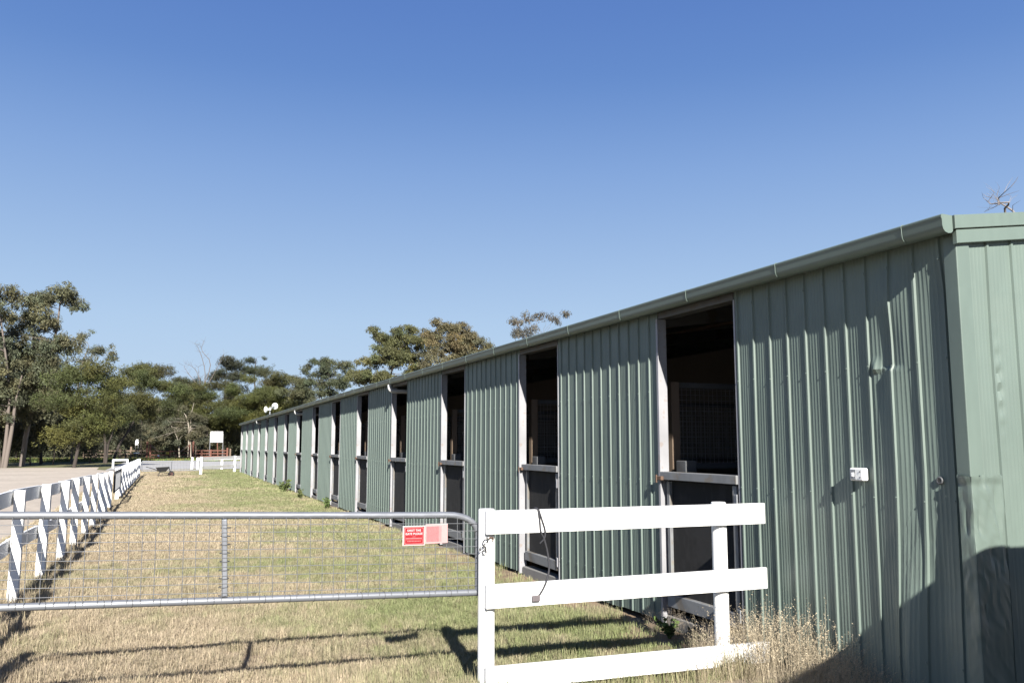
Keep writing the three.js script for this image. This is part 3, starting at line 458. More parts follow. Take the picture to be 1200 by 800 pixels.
// timber fence and double gate on the far side of the road
const TZ = -106;
{
  const X = px => atZ(px, 530, TZ).x;
  const f = thing('timber_fence', 'brown timber three-rail fence with a tall-posted double gate beyond the road', 'fence', [0, 0, TZ]);
  const post = (px, h, m = M.redTimber, w = 0.2) => part('post', box(w, h + 0.4, w, X(px), h / 2 - 0.2, 0, 0.02), m, f);
  for (const px of [98, 112, 125, 140]) post(px, 1.25, M.timber); post(153, 1.5, M.timber);
  post(172, 2.05); post(175.5, 1.75); post(221.5, 1.75); post(225.8, 2.1); post(229, 1.55, M.timber, 0.16); post(236, 1.1); post(246.5, 1.15); post(266, 1.35); post(269.5, 1.25, M.timber, 0.18);
  const R = (a, b, y, m = M.redTimber, h = 0.13) => part('rail', bar(V(X(a), y, -0.02), V(X(b), y, -0.02), 0.05, h), m, f);
  for (const y of [0.35, 0.68, 1.02]) { R(98, 172, y, M.timber); R(229, 266, y); }
  // gate leaves
  for (const [a, b] of [[176, 198], [199, 221]]) { for (const y of [0.25, 0.55, 0.95]) R(a, b, y, M.redTimber, 0.1); part('gate_upright', box(0.12, 0.9, 0.08, X(a === 176 ? b : a), 0.6, 0.03), M.redTimber, f); }
  part('brace', bar(V(X(176), 1.65, 0.05), V(X(186), 0.9, 0.05), 0.08, 0.14), M.timber, f); part('brace', bar(V(X(221), 1.65, 0.05), V(X(211), 0.9, 0.05), 0.08, 0.14), M.timber, f);
  const y = thing('warning_plate', 'small yellow plate on the brown double gate', 'sign', [X(196), 0.75, TZ + 0.09]); part('plate', box(0.34, 0.3, 0.03), std({ color: C(0.35, 0.25, 0.03), roughness: 0.6 }), y);
  const b = thing('marker_post', 'red and white striped marker post in front of the brown gate', 'marker', [X(185.7), 0, TZ + 4]); [[0, C(0.8, 0.8, 0.8)], [1, C(0.55, 0.03, 0.03)], [2, C(0.8, 0.8, 0.8)]].forEach(([i, c]) => part('band', new THREE.CylinderGeometry(0.09, 0.09, 0.2, 12).translate(0, 0.1 + i * 0.2, 0), std({ color: c, roughness: 0.6 }), b));
  const s = thing('notice_board', 'blank white notice board on two posts behind the brown fence', 'notice board', [X(253.5), 0, TZ - 1.2]);
  const w = X(261) - X(246); for (let i = 0; i < 4; i++) part('panel', box(w / 4 - 0.03, 1.28, 0.05, -w / 2 + w / 8 + i * w / 4, 2.62, 0, 0.01), M.white, s);
  for (const sx of [-1, 1]) part('post', box(0.12, 3.0, 0.1, sx * (w / 2 + 0.02), 1.5, -0.08, 0.01), M.steelGrey, s);
  part('brace', bar(V(0.1, 1.98, -0.1), V(0.25, 0, -0.2), 0.1, 0.08), M.redTimber, s);
  const t = thing('roadside_sign', 'small white rectangular sign on a dark twin post by the fence', 'sign', [X(159.7), 0, TZ + 0.6]);
  part('board', box(0.34, 0.62, 0.04, 0, 1.98, 0, 0.01), M.white, t); for (const sx of [-1, 1]) part('post', box(0.06, 1.9, 0.06, sx * 0.14, 0.95, -0.05), M.steelGrey, t); part('base', box(0.62, 0.12, 0.4, 0, 0.78, 0), M.white, t);
}

/* ---------- trees ---------- */
const leafMat = (v = 0) => std({ color: C(1, 1, 1), roughness: 0.75, vertexColors: false });
const bark = { pale: std({ color: C(0.15, 0.125, 0.108), roughness: 0.9, map: dustTex }), dark: std({ color: C(0.05, 0.04, 0.034), roughness: 0.95, map: dustTex }), grey: std({ color: C(0.15, 0.13, 0.115), roughness: 0.95, map: dustTex }) };
function leafCluster(n, R, len, wid, droop, s) {
  const old = seed; seed = s; const pos = [];
  for (let i = 0; i < n; i++) { const u = rnd() * 2 - 1, a = rnd() * 6.283, r = R * Math.cbrt(rnd()), q = Math.sqrt(1 - u * u); const c = V(r * q * Math.cos(a), r * u * 0.8, r * q * Math.sin(a)); const d = V(rr(-1, 1), rr(-1, 1) - droop, rr(-1, 1)).normalize(), e = V(rr(-1, 1), rr(-1, 1), rr(-1, 1)).cross(d).normalize(); const L = len * rr(0.7, 1.3), w = wid * rr(0.7, 1.3); const A = c, B = c.clone().addScaledVector(d, L * 0.5).addScaledVector(e, w * 0.5), D = c.clone().addScaledVector(d, L * 0.5).addScaledVector(e, -w * 0.5), E = c.clone().addScaledVector(d, L); for (const p of [A, B, D, B, E, D]) pos.push(p.x, p.y, p.z); }
  seed = old; const g = new THREE.BufferGeometry(); g.setAttribute('position', new THREE.Float32BufferAttribute(pos, 3)); g.computeVertexNormals(); return g;
}
const LEAF = { gum: leafCluster(20, 0.42, 0.30, 0.085, 0.7, 11), wattle: leafCluster(26, 0.40, 0.22, 0.075, -0.15, 12), shrub: leafCluster(22, 0.34, 0.2, 0.075, 0.1, 13) };
const LM = leafMat();
// spec: base [px, z], trunk top clumps as ellipses [px, py, rx, ry] in picture units at the tree's distance
function tree(name, label, s, group) {
  const z = s.z, sc = Math.abs(z) / 1000 * 1.0; const base = atZ(s.base, 530, z); base.y = 0;
  const t = thing(name, label, s.cat || 'tree', [base.x, 0, z], group);
  const W = (px, py, dz = 0) => atZ(px, py, z).sub(base).add(V(0, 0, dz));
  const m = Math.abs(z) / (FWD.z * -1000) / 1.0 * (1 / Math.cos(0)) * 1.0; const mpp = Math.abs(z) * 1.02 / 1000;
  const subs = [];
  for (const e of s.clumps) {
    const [px, py, rx, ry] = e, gk = s.leaf === 'gum' ? 1.14 : 1, c = W(px, py), Rx = rx * mpp * gk, Ry = ry * mpp * gk, Rz = Math.min(Rx, Ry * 1.6) * 0.9; const vol = Rx * Ry; const n = Math.max(4, Math.round(vol * (s.subd || 0.55) * (s.leaf === 'gum' ? 3.3 : 3.2) / (s.subR * s.subR)));
    for (let i = 0; i < n; i++) { const u = rr(-1, 1), a = rnd() * 6.283, q = Math.sqrt(1 - u * u), k = Math.pow(rnd(), 0.45); subs.push({ c: V(c.x + Rx * k * q * Math.cos(a), c.y + Ry * k * u, c.z + Rz * k * q * Math.sin(a)), r: s.subR * (rnd() < 0.3 ? rr(0.35, 0.6) : rr(0.65, 1.3)), main: c }); }
  }
  // trunk and limbs
  const L = []; const top = subs.length ? subs.reduce((p, q) => q.c.y > p.c.y ? q : p).c.clone() : W(...s.top);
  const tr = (s.r || 0.22) * 0.5; const path = (s.trunk || []).map(p => W(p[0], p[1])); const nodes = [V(0, -0.1, 0), ...path];
  if (!path.length) { const c = s.clumps[0], cc = W(c[0], c[1]); nodes.push(V(cc.x * 0.35 + rr(-0.2, 0.2), cc.y * 0.45, 0), V(cc.x * 0.8, cc.y * 0.9, cc.z * 0.6)); }
  L.push(limb(new THREE.CatmullRomCurve3(nodes).getPoints(14), Array.from({ length: 15 }, (_, i) => tr * (1.15 - 0.85 * i / 14)), 8));
  const cur = new THREE.CatmullRomCurve3(nodes);
  for (const st of s.stems || []) { const q = [V(0, 0, 0).add(V((st.off || 0) * mpp, -0.1, rr(-0.3, 0.3))), ...st.pts.map(p => W(p[0], p[1], rr(-0.4, 0.4)))]; L.push(limb(new THREE.CatmullRomCurve3(q).getPoints(10), Array.from({ length: 11 }, (_, i) => st.r * (1.1 - 0.8 * i / 10)), 6)); }
  subs.forEach((b, i) => { if (i % (s.limbEvery || 3)) return; let bestT = 0.5, bd = 1e9; for (let k = 0.35; k <= 1.001; k += 0.05) { const p = cur.getPoint(k); const d = p.distanceTo(b.c) + Math.max(0, p.y - b.c.y) * 2; if (d < bd) { bd = d; bestT = k; } } const a = cur.getPoint(bestT), mid = a.clone().lerp(b.c, 0.5).add(V(rr(-0.3, 0.3), rr(-0.1, 0.5), rr(-0.3, 0.3))); const r0 = tr * 0.35 * (1.15 - 0.8 * bestT); L.push(limb([a, a.clone().lerp(mid, 0.6).add(V(rr(-.15, .15), 0, rr(-.15, .15))), mid, b.c], [r0, r0 * 0.8, r0 * 0.6, r0 * 0.2], 5)); });
  part('trunk', L.map(g => g), s.bark || bark.grey, t);
  if (subs.length) {
    const dens = (s.dens || 26) * (s.leaf === 'shrub' ? 1.3 : 2.0), M4 = new THREE.Matrix4(), Q = new THREE.Quaternion(), col = new THREE.Color(), items = [];
    for (const b of subs) { const n = Math.round(dens * b.r * b.r * rr(0.7, 1.2) + 2); const tone = rr(0.72, 1.25), hue = rr(-1, 1); for (let i = 0; i < n; i++) { const u = rr(-1, 1), a = rnd() * 6.283, q = Math.sqrt(1 - u * u), k = Math.pow(rnd(), 0.4) * (rnd() < 0.1 ? rr(1.1, 1.7) : 1); items.push([b.c.x + b.r * 1.15 * k * q * Math.cos(a), b.c.y + b.r * (s.flat || 0.7) * k * u, b.c.z + b.r * 1.15 * k * q * Math.sin(a), tone, hue]); } }
    const im = new THREE.InstancedMesh(LEAF[s.leaf], LM, items.length); im.name = 'crown'; im.userData.kind = 'stuff'; im.castShadow = im.receiveShadow = true;
    items.forEach((p, i) => { Q.setFromEuler(new THREE.Euler(rr(-0.5, 0.5), rr(0, 6.28), rr(-0.5, 0.5))); const k = (s.leafScale || 1) * (s.leaf === 'shrub' ? 0.9 : 0.68) * rr(0.6, 1.35); M4.compose(V(p[0], p[1], p[2]), Q, V(k, k, k)); im.setMatrixAt(i, M4); const v = p[3] * rr(0.75, 1.25); const K = s.leaf === 'gum' ? 0.46 : 0.4; col.setRGB(K * (s.leaf === 'wattle' ? 1.12 : 1) * s.col[0] * v * (1 + 0.14 * p[4]), K * s.col[1] * v, K * s.col[2] * v * (1 - 0.12 * p[4])); im.setColorAt(i, col); });
    t.add(im);
  }
  return t;
}
const GUM = [0.145, 0.152, 0.075], WATTLE = [0.095, 0.135, 0.026], DARKW = [0.075, 0.085, 0.022], OLIVE = [0.15, 0.155, 0.05], BRONZE = [0.19, 0.165, 0.075];
// gums by the yard edge
tree('gum_tree', 'tall gum tree with grey-green crown rising highest above the yard edge', { z: -76, base: 26, r: 0.36, bark: bark.pale, leaf: 'gum', col: GUM, subR: 0.62, dens: 39, flat: 0.8, trunk: [[32, 500], [42, 470], [58, 418], [66, 385], [70, 355]], clumps: [[72, 345, 17, 11], [86, 355, 9, 8], [52, 352, 9, 7], [38, 352, 9, 8], [30, 372, 24, 18], [62, 400, 22, 20], [40, 425, 22, 30], [12, 400, 20, 32], [46, 470, 16, 20], [24, 460, 20, 26], [52, 440, 14, 20]] });
tree('gum_tree', 'gum tree with paired pale stems at the gravel yard edge', { z: -72, base: 4, r: 0.26, bark: bark.pale, leaf: 'gum', col: GUM, subR: 0.62, dens: 36, flat: 0.8, trunk: [[8, 500], [10, 460], [4, 400], [-4, 350]], stems: [{ r: 0.16, off: 2, pts: [[14, 500], [18, 470], [26, 440]] }, { r: 0.13, off: -3, pts: [[-4, 490], [-12, 440], [-16, 400]] }], clumps: [[-2, 340, 12, 10], [-14, 360, 16, 16], [-30, 400, 30, 40], [-8, 430, 22, 30], [2, 470, 14, 20], [-40, 470, 30, 30]] });
tree('gum_tree', 'low bushy gum tree growing behind the paired pale stems', { z: -84, base: 48, r: 0.24, bark: bark.dark, leaf: 'gum', col: GUM, subR: 0.68, dens: 39, trunk: [[50, 490], [54, 450]], clumps: [[40, 450, 30, 35], [60, 470, 26, 34], [10, 470, 30, 36], [30, 505, 40, 18]] });
tree('gum_tree', 'slender gum with sparse twiggy top behind the olive wattle', { z: -88, base: 84, r: 0.2, bark: bark.grey, leaf: 'gum', col: [0.15, 0.16, 0.08], subR: 0.43, dens: 30, subd: 0.35, trunk: [[88, 480], [95, 430], [104, 405]], stems: [{ r: 0.07, off: 0, pts: [[92, 470], [104, 420], [122, 408]] }], clumps: [[104, 394, 9, 6], [122, 409, 9, 6], [92, 418, 14, 8], [132, 418, 5, 4], [80, 440, 16, 14]] });
// olive wattles in the middle
tree('wattle_tree', 'broad olive-green wattle leaning at the yard edge', { z: -70, base: 87, r: 0.24, bark: bark.dark, leaf: 'wattle', col: [0.125, 0.15, 0.028], subR: 1.15, dens: 42, flat: 0.55, subd: 0.75, trunk: [[92, 520], [97, 490], [102, 460]], clumps: [[102, 440, 28, 14], [96, 470, 32, 20], [88, 500, 30, 16], [124, 455, 18, 24], [74, 505, 20, 14], [112, 500, 22, 18]] });
tree('wattle_tree', 'olive-green wattle with a forked dark trunk on the grassy bank', { z: -86, base: 123, r: 0.26, bark: bark.dark, leaf: 'wattle', col: [0.105, 0.135, 0.028], subR: 1.1, dens: 40, flat: 0.55, subd: 0.7, trunk: [[123, 520], [121, 500], [124, 470]], stems: [{ r: 0.12, off: 1, pts: [[126, 522], [130, 512], [133, 500]] }], clumps: [[126, 455, 18, 26], [118, 490, 24, 18], [136, 490, 16, 20]] });
tree('wattle_tree', 'wattle with one long trunk slanting toward the brown gate', { z: -93, base: 132, r: 0.25, bark: bark.dark, leaf: 'wattle', col: [0.1, 0.125, 0.026], subR: 1.15, dens: 42, flat: 0.5, subd: 0.7, trunk: [[140, 520], [150, 505], [158, 490], [166, 465]], clumps: [[168, 440, 22, 14], [180, 462, 32, 16], [160, 480, 24, 18], [200, 470, 16, 14]] });
const behind = 'wattles behind the brown timber fence', bl = 'dense dark green wattle growing behind the brown timber fence';
for (const [base, z, cl, c] of [
  [165, -118, [[165, 440, 18, 14], [182, 440, 14, 12], [172, 475, 36, 26]], DARKW],
  [206, -125, [[206, 450, 14, 12], [205, 480, 26, 22]], DARKW],
  [243, -114, [[243, 468, 26, 18], [236, 490, 22, 14], [256, 490, 20, 16]], [0.105, 0.13, 0.024]],
  [285, -112, [[292, 455, 34, 20], [282, 485, 26, 18], [310, 470, 26, 20]], [0.11, 0.138, 0.024]],
  [222, -121, [[222, 452, 18, 10], [222, 478, 26, 20]], DARKW],
  [266, -120, [[264, 456, 16, 10], [268, 482, 22, 20]], DARKW],
  [330, -116, [[325, 450, 26, 18], [345, 455, 20, 16], [335, 480, 34, 20]], [0.105, 0.12, 0.03]],
  [108, -120, [[100, 480, 40, 30], [60, 490, 40, 30]], DARKW], [20, -118, [[10, 470, 50, 40], [-30, 480, 40, 40]], DARKW],
]) tree('wattle_tree', bl, { z, base, r: 0.26, bark: bark.dark, leaf: 'wattle', col: c, subR: 1.35, dens: 38, flat: 0.5, subd: 0.75, clumps: cl }, behind);
tree('wattle_tree', 'tall layered dark tree rising above the wattles by the bare dead one', { z: -130, base: 262, r: 0.3, bark: bark.dark, leaf: 'wattle', col: [0.07, 0.085, 0.035], subR: 1.2, dens: 30, flat: 0.5, subd: 0.5, trunk: [[262, 490], [264, 450], [266, 425]], clumps: [[264, 425, 14, 7], [256, 440, 14, 6], [274, 446, 10, 7], [225, 448, 16, 8], [268, 470, 14, 12]] });
tree('wattle_tree', 'ragged dark pine-like tree showing above the wattles near the loudspeakers', { z: -132, base: 300, r: 0.28, bark: bark.dark, leaf: 'wattle', col: [0.07, 0.095, 0.035], subR: 1.1, dens: 30, flat: 0.5, subd: 0.5, trunk: [[300, 480], [298, 440], [300, 420]], clumps: [[300, 421, 12, 6], [288, 432, 14, 6], [308, 434, 9, 6]] });
tree('gum_tree', 'loose-crowned gum behind the barn with a dark rounded top', { z: -105, base: 385, r: 0.26, bark: bark.grey, leaf: 'gum', col: [0.1, 0.115, 0.05], subR: 0.62, dens: 39, flat: 0.65, trunk: [[386, 490], [386, 450], [384, 430]], clumps: [[394, 434, 15, 16], [372, 427, 12, 9], [384, 456, 28, 18], [362, 446, 12, 12]] });
tree('gum_tree', 'small round gum crown just above the barn roof line', { z: -110, base: 352, r: 0.2, bark: bark.grey, leaf: 'gum', col: [0.12, 0.125, 0.05], subR: 0.62, dens: 42, flat: 0.6, clumps: [[356, 447, 12, 9], [345, 462, 16, 10]] });
// gums behind the barn
tree('gum_tree', 'spreading olive gum behind the barn, its left limbs twiggy and bare', { z: -78, base: 452, r: 0.34, bark: bark.pale, leaf: 'gum', col: OLIVE, subR: 0.53, dens: 45, flat: 0.6, subd: 0.6, trunk: [[452, 490], [456, 450], [462, 420]], clumps: [[440, 388, 13, 7], [478, 383, 16, 8], [460, 396, 22, 10], [474, 408, 24, 14], [450, 420, 24, 14], [422, 438, 14, 16], [486, 428, 18, 16], [446, 446, 34, 14], [498, 400, 10, 10]] });
tree('gum_tree', 'bronze-tinted rounded gum behind the barn beside the olive one', { z: -74, base: 530, r: 0.34, bark: bark.pale, leaf: 'gum', col: BRONZE, subR: 0.53, dens: 45, flat: 0.6, subd: 0.62, trunk: [[528, 480], [532, 440], [536, 415]], clumps: [[522, 383, 18, 8], [547, 389, 18, 9], [510, 396, 18, 12], [538, 402, 26, 12], [506, 420, 16, 15], [560, 404, 14, 9], [542, 422, 28, 14], [576, 406, 8, 6]] });
tree('gum_tree', 'wispy gum whose sparse top tufts clear the barn roof', { z: -66, base: 636, r: 0.22, bark: bark.grey, leaf: 'gum', col: [0.16, 0.14, 0.1], subR: 0.5, dens: 9, flat: 0.7, subd: 0.9, leafScale: 0.95, trunk: [[636, 470], [632, 420], [636, 395]], clumps: [[606, 378, 6, 4], [620, 373, 6, 4], [636, 371, 8, 4], [652, 375, 5, 4], [666, 369, 6, 4], [604, 388, 7, 4], [624, 387, 10, 4], [612, 392, 10, 4], [630, 400, 14, 6]] });
// pale-stemmed gums between the gate posts
tree('gum_tree', 'forked gum with bare cream stems behind the brown double gate', { z: -112, base: 221, r: 0.22, bark: std({ color: C(0.24, 0.21, 0.17), roughness: 0.9 }), leaf: 'gum', col: [0.13, 0.125, 0.065], subR: 0.50, dens: 33, subd: 0.4, trunk: [[221, 510], [220, 495], [216, 485], [208, 480]], stems: [{ r: 0.1, off: 2, pts: [[223, 505], [224, 485], [227, 472]] }, { r: 0.09, off: -9, pts: [[208, 515], [200, 498], [193, 486]] }], clumps: [[200, 490, 16, 14], [228, 495, 12, 18], [190, 508, 20, 12], [236, 512, 12, 12]] });
for (const [base, z, w] of [[150, -116, 30], [185, -119, 26], [250, -118, 26], [275, -122, 24], [210, -124, 28], [110, -112, 34], [70, -100, 32], [30, -96, 30], [-10, -92, 34], [50, -90, 26], [100, -98, 24], [8, -80, 24], [36, -79, 20], [62, -80, 22], [-20, -79, 22], [105, -88, 22], [148, -99, 20]])
  tree('understorey_shrub', 'dull grey-green shrub under the trees beyond the fence', { cat: 'shrub', z, base, r: 0.12, bark: bark.dark, leaf: 'shrub', col: [0.13, 0.13, 0.065], subR: 1.0, dens: 34, flat: 0.9, subd: 0.5, clumps: [[base, 514, w, 14], [base + 6, 498, w * 0.7, 14]] }, 'shrubs under the trees');
{ // the wood goes on behind: one dark mass of foliage
  const n = 9000, im = new THREE.InstancedMesh(LEAF.shrub, LM, n), M4 = new THREE.Matrix4(), Q = new THREE.Quaternion(), c = new THREE.Color(); im.name = 'far_wood';
  for (let i = 0; i < n; i++) { const px = rr(-140, 470), z = rr(-172, -136), top = 476 + 22 * (fbm(px * 0.05, 4, 3) - 0.5) * 2 + (px > 235 && px < 300 ? 14 : 0); const p = atZ(px, mix(top, 533, Math.pow(rnd(), 0.9)), z); Q.setFromEuler(new THREE.Euler(rr(-1, 1), rr(0, 6.28), rr(-1, 1))); const k = rr(1.8, 3.2); M4.compose(p, Q, V(k, k * 0.8, k)); im.setMatrixAt(i, M4); const v = rr(0.5, 1.2); c.setRGB(0.04 * v, 0.045 * v, 0.019 * v); im.setColorAt(i, c); }
  scene.add(im); tag(im, 'dark mass of far woodland foliage behind the trees', 'woodland', null, 'stuff');
}
// bare dead trees
function deadTree(label, base, z, tips, r, mat) {
  const b = atZ(base, 530, z); b.y = 0; const t = thing('dead_tree', label, 'tree', [b.x, 0, z]); const W = p => atZ(p[0], p[1], z).sub(b); const L = [];
  for (const path of tips) { const q = path.map(W).map((p, i) => i ? p.add(V(0, 0, rr(-0.4, 0.4))) : p); const n = 10, c = new THREE.CatmullRomCurve3(q).getPoints(n); const r0 = r * (path[0][2] || 1); L.push(limb(c, c.map((_, i) => r0 * (1 - 0.88 * i / n)), 5)); for (let i = 4; i <= n; i++) for (let k = 0; k < (z > -50 ? 1 : 2); k++) { const a = c[i], d = V(rr(-1, 1), rr(0.1, 1), rr(-1, 1)).normalize().multiplyScalar(r * rr(4, 11)); L.push(limb([a, a.clone().addScaledVector(d, 0.55).add(V(rr(-.1, .1), 0, rr(-.1, .1))), a.clone().add(d)], [r0 * 0.2, r0 * 0.13, r0 * 0.05], 4)); } }
  part('trunk', L.slice(0, 1), mat, t); part('branches', L.slice(1), mat, t).userData.kind = 'stuff'; return t;
}
deadTree('bare grey dead tree standing among the dark wattles', 236, -128, [[[236, 530], [236, 490], [234, 455], [232, 430]], [[236, 470, .6], [240, 435], [232, 408], [228, 402]], [[236, 460, .6], [246, 425], [236, 410], [238, 400]], [[235, 455, .6], [222, 440], [214, 428]], [[236, 462, .6], [252, 435], [262, 415]], [[235, 450, .5], [228, 432], [216, 425]]], 0.12, bark.grey);
deadTree('bleached dead branches poking above the barn gable', 1192, -17, [[[1196, 330], [1192, 285], [1187, 247], [1180, 232], [1175, 222]], [[1192, 285, .8], [1182, 246], [1172, 240], [1166, 236], [1165, 226]], [[1172, 240, .4], [1171, 234], [1174, 226]], [[1167, 238, .4], [1163, 242], [1162, 246]]], 0.055, std({ color: C(0.17, 0.155, 0.15), roughness: 0.9 }));

/* ---------- grasses ---------- */
function bladeTuft(n, h, w, spread, s, seedHead) {
  const old = seed; seed = s; const pos = [];
  for (let i = 0; i < n; i++) { const a = rnd() * 6.283, r = spread * Math.sqrt(rnd()), bx = r * Math.cos(a), bz = r * Math.sin(a), H = h * rr(0.55, 1.15), dir = rnd() * 6.283, ln = H * rr(0.15, 0.75), ox = Math.cos(dir), oz = Math.sin(dir), wx = -oz * w * 0.5, wz = ox * w * 0.5; const m = [bx + ox * ln * 0.35, H * 0.6, bz + oz * ln * 0.35], t = [bx + ox * ln, H * rr(0.8, 1), bz + oz * ln]; const P = [[bx - wx, -0.01, bz - wz], [bx + wx, -0.01, bz + wz], [m[0] - wx * 0.8, m[1], m[2] - wz * 0.8], [m[0] + wx * 0.8, m[1], m[2] + wz * 0.8], t]; for (const k of [0, 1, 3, 0, 3, 2, 2, 3, 4]) pos.push(...P[k]); if (seedHead) for (let q = 0; q < seedHead; q++) { const u = q / seedHead, cx = mix(m[0], t[0], u), cy = mix(m[1], t[1], u), cz = mix(m[2], t[2], u), d = V(rr(-1, 1), rr(-0.2, 1), rr(-1, 1)).normalize().multiplyScalar(rr(0.006, 0.018) * (1.2 - u * 0.6)), e = V(rr(-1, 1), rr(-1, 1), rr(-1, 1)).normalize().multiplyScalar(0.0035); pos.push(cx, cy, cz, cx + d.x + e.x, cy + d.y + e.y, cz + d.z + e.z, cx + d.x - e.x, cy + d.y - e.y, cz + d.z - e.z); } }
  seed = old; const g = new THREE.BufferGeometry(); g.setAttribute('position', new THREE.Float32BufferAttribute(pos, 3)); g.computeVertexNormals(); return g;
}
const blade = std({ color: C(1, 1, 1), roughness: 0.85 });
function scatter(name, label, geo, items) {
  const im = new THREE.InstancedMesh(geo, blade, items.length), M4 = new THREE.Matrix4(), Q = new THREE.Quaternion(), c = new THREE.Color(); im.name = name; im.castShadow = im.receiveShadow = true;
  items.forEach((p, i) => { Q.setFromEuler(new THREE.Euler(rr(-0.15, 0.15), rr(0, 6.283), rr(-0.15, 0.15))); M4.compose(V(p.x, p.y || 0, p.z), Q, V(p.s, p.s * (p.h || 1), p.s)); im.setMatrixAt(i, M4); c.setRGB(...p.c); im.setColorAt(i, c); });
  scene.add(im); tag(im, label, 'grass', null, 'stuff'); return im;
}
const grassCol = (x, z) => { const g = clamp(greenAt(x, z) + rr(-0.28, 0.28)), v = 0.71 * rr(0.72, 1.28); return [mix(0.43, 0.215, g) * v, mix(0.347, 0.245, g) * v, mix(0.24, 0.1, g) * v]; };
{
  const near = [], mid = [], far = [];
  for (let i = 0; i < 66000; i++) { const z = rr(-14, -3.6), x = rr(FX - 1.0, WX - 0.03); if (rnd() < soilAt(x, z) * 0.97) continue; near.push({ x, z, s: rr(0.75, 1.25), h: rr(0.55, 1.0) + 0.9 * sst(0.5, 0.75, fbm(x * 3.1 + 50, z * 3.1, 3)) * rnd(), c: grassCol(x, z) }); }
  for (let i = 0; i < 42000; i++) { const z = -14 - 16 * Math.pow(rnd(), 1.2), x = rr(FX - 1.1, WX - 0.03); if (rnd() < soilAt(x, z) * 0.9) continue; mid.push({ x, z, s: rr(0.8, 1.4), c: grassCol(x, z) }); }
  for (let i = 0; i < 24000; i++) { const z = -30 - 30 * rnd(), x = rr(FX - 1.1, z < END ? 6 : WX - 0.03); if (rnd() < soilAt(x, z) * 0.8) continue; far.push({ x, z, s: rr(0.9, 1.6), c: grassCol(x, z) }); }
  for (let i = 0; i < 900; i++) { const k = rnd(); let x, z; if (k < 0.45) { x = FX + rr(-0.22, 0.22); z = -6 - 24 * rnd() * rnd() - 1; } else if (k < 0.7) { x = rr(1.8, 3.9); z = -5.26 + rr(-0.14, 0.14); } else { const q = rnd() < 0.5 ? 1.945 : 3.735; x = q + rr(-0.13, 0.13); z = -5.26 + rr(-0.13, 0.13); } near.push({ x, z, s: rr(0.9, 1.4), h: rr(1.2, 2.2), c: grassCol(x, z) }); }
  const tuft = bladeTuft(15, 0.074, 0.0034, 0.055, 5), tuft2 = bladeTuft(18, 0.055, 0.006, 0.09, 6), tuft3 = bladeTuft(22, 0.055, 0.009, 0.16, 7);
  scatter('grass', 'short mixed straw and green grass around the gate', tuft, near);
  scatter('grass', 'short grass along the middle of the strip beside the barn', tuft2, mid);
  scatter('grass', 'short dry grass at the far end of the strip', tuft3, far);
  const vg = []; for (let i = 0; i < 9000; i++) { const x = rr(-30, 20), z = rr(-112, -94); const v = rr(0.7, 1.3), g = rnd(); vg.push({ x, z, s: rr(0.8, 2), h: 1.3, c: [mix(0.07, 0.17, g * g) * v, 0.115 * v, 0.03 * v] }); }
  scatter('grass', 'green verge grass below the brown timber fence', bladeTuft(12, 0.14, 0.03, 0.25, 8), vg);
  // tall seeding weeds against the barn by the corner
  const w = []; for (let i = 0; i < 240; i++) { const t = rnd(); const z = mix(-5.6, -3.75, Math.pow(rnd(), 0.95)), x = WX - 0.05 - Math.abs(rr(-1, 1) * rr(0, 1)) * 0.75; const prof = 0.55 + 0.6 * gauss(z + 4.85, 0.4); const v = rr(0.7, 1.25); w.push({ x, z, s: rr(0.5, 1.0) * prof, h: rr(0.95, 1.15), c: [0.33 * v, 0.275 * v, 0.19 * v] }); }
  for (let i = 0; i < 170; i++) { const x = rr(2.0, 4.0), z = -5.1 + rr(-0.1, 0.35), v = rr(0.7, 1.25); w.push({ x, z, s: rr(0.15, 0.42) * (0.5 + 0.5 * sst(2.2, 3.8, x)), c: [0.3 * v, 0.245 * v, 0.16 * v] }); }
  for (let i = 0; i < 60; i++) { const z = rr(-6.6, -5.6), v = rr(0.6, 1.1); w.push({ x: WX - rr(0.03, 0.3), z, s: rr(0.25, 0.55), c: [0.24 * v, 0.2 * v, 0.15 * v] }); }
  scatter('dry_weeds', 'tall pale seeding weeds against the barn wall near the corner', bladeTuft(11, 0.48, 0.0018, 0.08, 9, 13), w);
}
// leafy weeds along the wall foot
function leafyWeed(label, x, z, s, c, n = 70) {
  const t = thing('leafy_weed', label, 'weed', [x, 0, z], 'weeds along the barn foot'); const m = std({ color: C(...c), roughness: 1 }); const pos = [];
  const stems = []; for (let i = 0; i < 9; i++) { const d = V(rr(-1, 1) * 0.6, 1, rr(-1, 1) * 0.6).normalize().multiplyScalar(s * rr(0.6, 1.1)); stems.push(limb([V(0, -0.02, 0), d.clone().multiplyScalar(0.5), d], [0.004, 0.003, 0.001], 4)); for (let k = 0; k < n / 9; k++) { const p = d.clone().multiplyScalar(rr(0.25, 1)), e = V(rr(-1, 1), rr(-0.2, 0.6), rr(-1, 1)).normalize(), f = V(rr(-1, 1), rr(-1, 1), rr(-1, 1)).cross(e).normalize(), L = s * rr(0.16, 0.28), w = L * 0.4; const A = p, B = p.clone().addScaledVector(e, L * .5).addScaledVector(f, w), D = p.clone().addScaledVector(e, L * .5).addScaledVector(f, -w), E = p.clone().addScaledVector(e, L); for (const q of [A, B, D, B, E, D]) pos.push(q.x, q.y, q.z); } }
  part('stems', stems, m, t); const g = new THREE.BufferGeometry(); g.setAttribute('position', new THREE.Float32BufferAttribute(pos, 3)); g.computeVertexNormals(); part('foliage', g, m, t);
}
leafyWeed('leafy green weed at the sill of the first stall door', WX - 0.18, -6.35, 0.19, [0.078, 0.120, 0.030], 130);
leafyWeed('low grey-green weed beside the first stall sill', WX - 0.15, -6.0, 0.2, [0.084, 0.090, 0.048], 90);
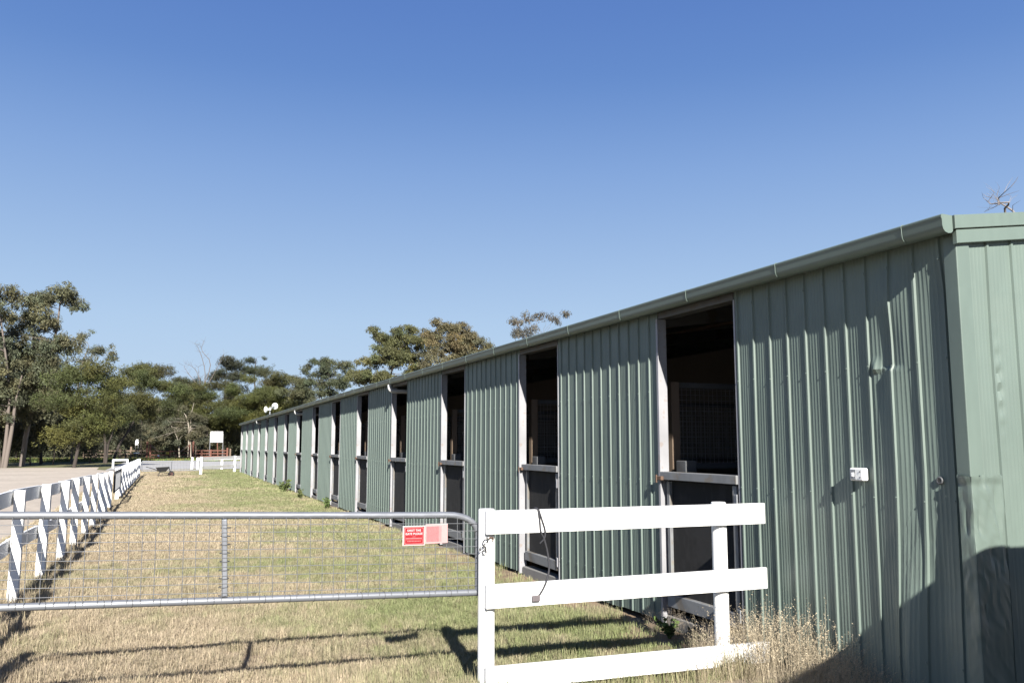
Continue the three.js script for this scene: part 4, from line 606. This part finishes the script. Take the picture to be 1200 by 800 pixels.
leafyWeed('bushy tall weed against the barn foot far along the wall', WX - 0.3, -30.6, 0.42, [0.078, 0.102, 0.030], 220);
leafyWeed('low green weed between two stall doors along the wall', WX - 0.25, -22.3, 0.3, [0.078, 0.114, 0.030], 120);
leafyWeed('scrubby weed at the foot of the wall past the weedy stall', WX - 0.35, -26.5, 0.3, [0.090, 0.108, 0.036], 120);

/* ---------- horse float parked out of frame: its shade falls on the barn corner ---------- */
{
  const z0 = -1.7, z1 = 0.1;
  const f = thing('horse_float', 'cream horse float trailer parked by the barn end wall', 'trailer', [0, 0, 0]);
  const s = new THREE.Shape(); s.moveTo(2.75, 0.5); s.lineTo(2.72, 1.25); s.quadraticCurveTo(2.74, 1.72, 3.2, 1.8); s.quadraticCurveTo(3.5, 1.84, 3.64, 1.93); s.quadraticCurveTo(3.8, 2.07, 4.0, 2.075); s.lineTo(6.0, 2.06); s.quadraticCurveTo(6.12, 2.05, 6.12, 1.95); s.lineTo(6.12, 0.5);
  const g = new THREE.ExtrudeGeometry(s, { depth: z1 - z0 - 0.08, bevelEnabled: true, bevelSize: 0.0, bevelThickness: 0.04, bevelSegments: 2 }); g.translate(0, 0, z0 + 0.04);
  part('body', toCreasedNormals(g, 0.7), std({ color: C(0.3, 0.28, 0.24), roughness: 0.4 }), f);
  for (const z of [z0 - 0.03, z1 + 0.03]) for (const x of [4.5, 5.25]) { const w = part('wheel', new THREE.TorusGeometry(0.25, 0.09, 8, 22), M.rubber, f); w.position.set(x, 0.34, z); part('rim', new THREE.CylinderGeometry(0.19, 0.19, 0.1, 16).rotateX(Math.PI / 2), M.galv, w); }
  for (const z of [z0 - 0.04, z1 + 0.04]) part('mudguard', bar(V(4.1, 0.72, z), V(5.65, 0.72, z), 0.22, 0.05, 0.01), M.galv, f);
  part('window', box(0.5, 0.3, 0.02, 4.6, 1.65, z0 - 0.01, 0.005), M.black, f);
  part('drawbar', [bar(V(2.78, 0.46, z0 + 0.5), V(1.9, 0.44, (z0 + z1) / 2), 0.07, 0.07), bar(V(2.78, 0.46, z1 - 0.5), V(1.9, 0.44, (z0 + z1) / 2), 0.07, 0.07), rod(V(2.0, 0, (z0 + z1) / 2), V(2.0, 0.5, (z0 + z1) / 2), 0.03)], M.galv, f);
}
scene.traverse(o => { if (o.isMesh) { o.castShadow = true; o.receiveShadow = true; } });
renderer.render(scene, camera);
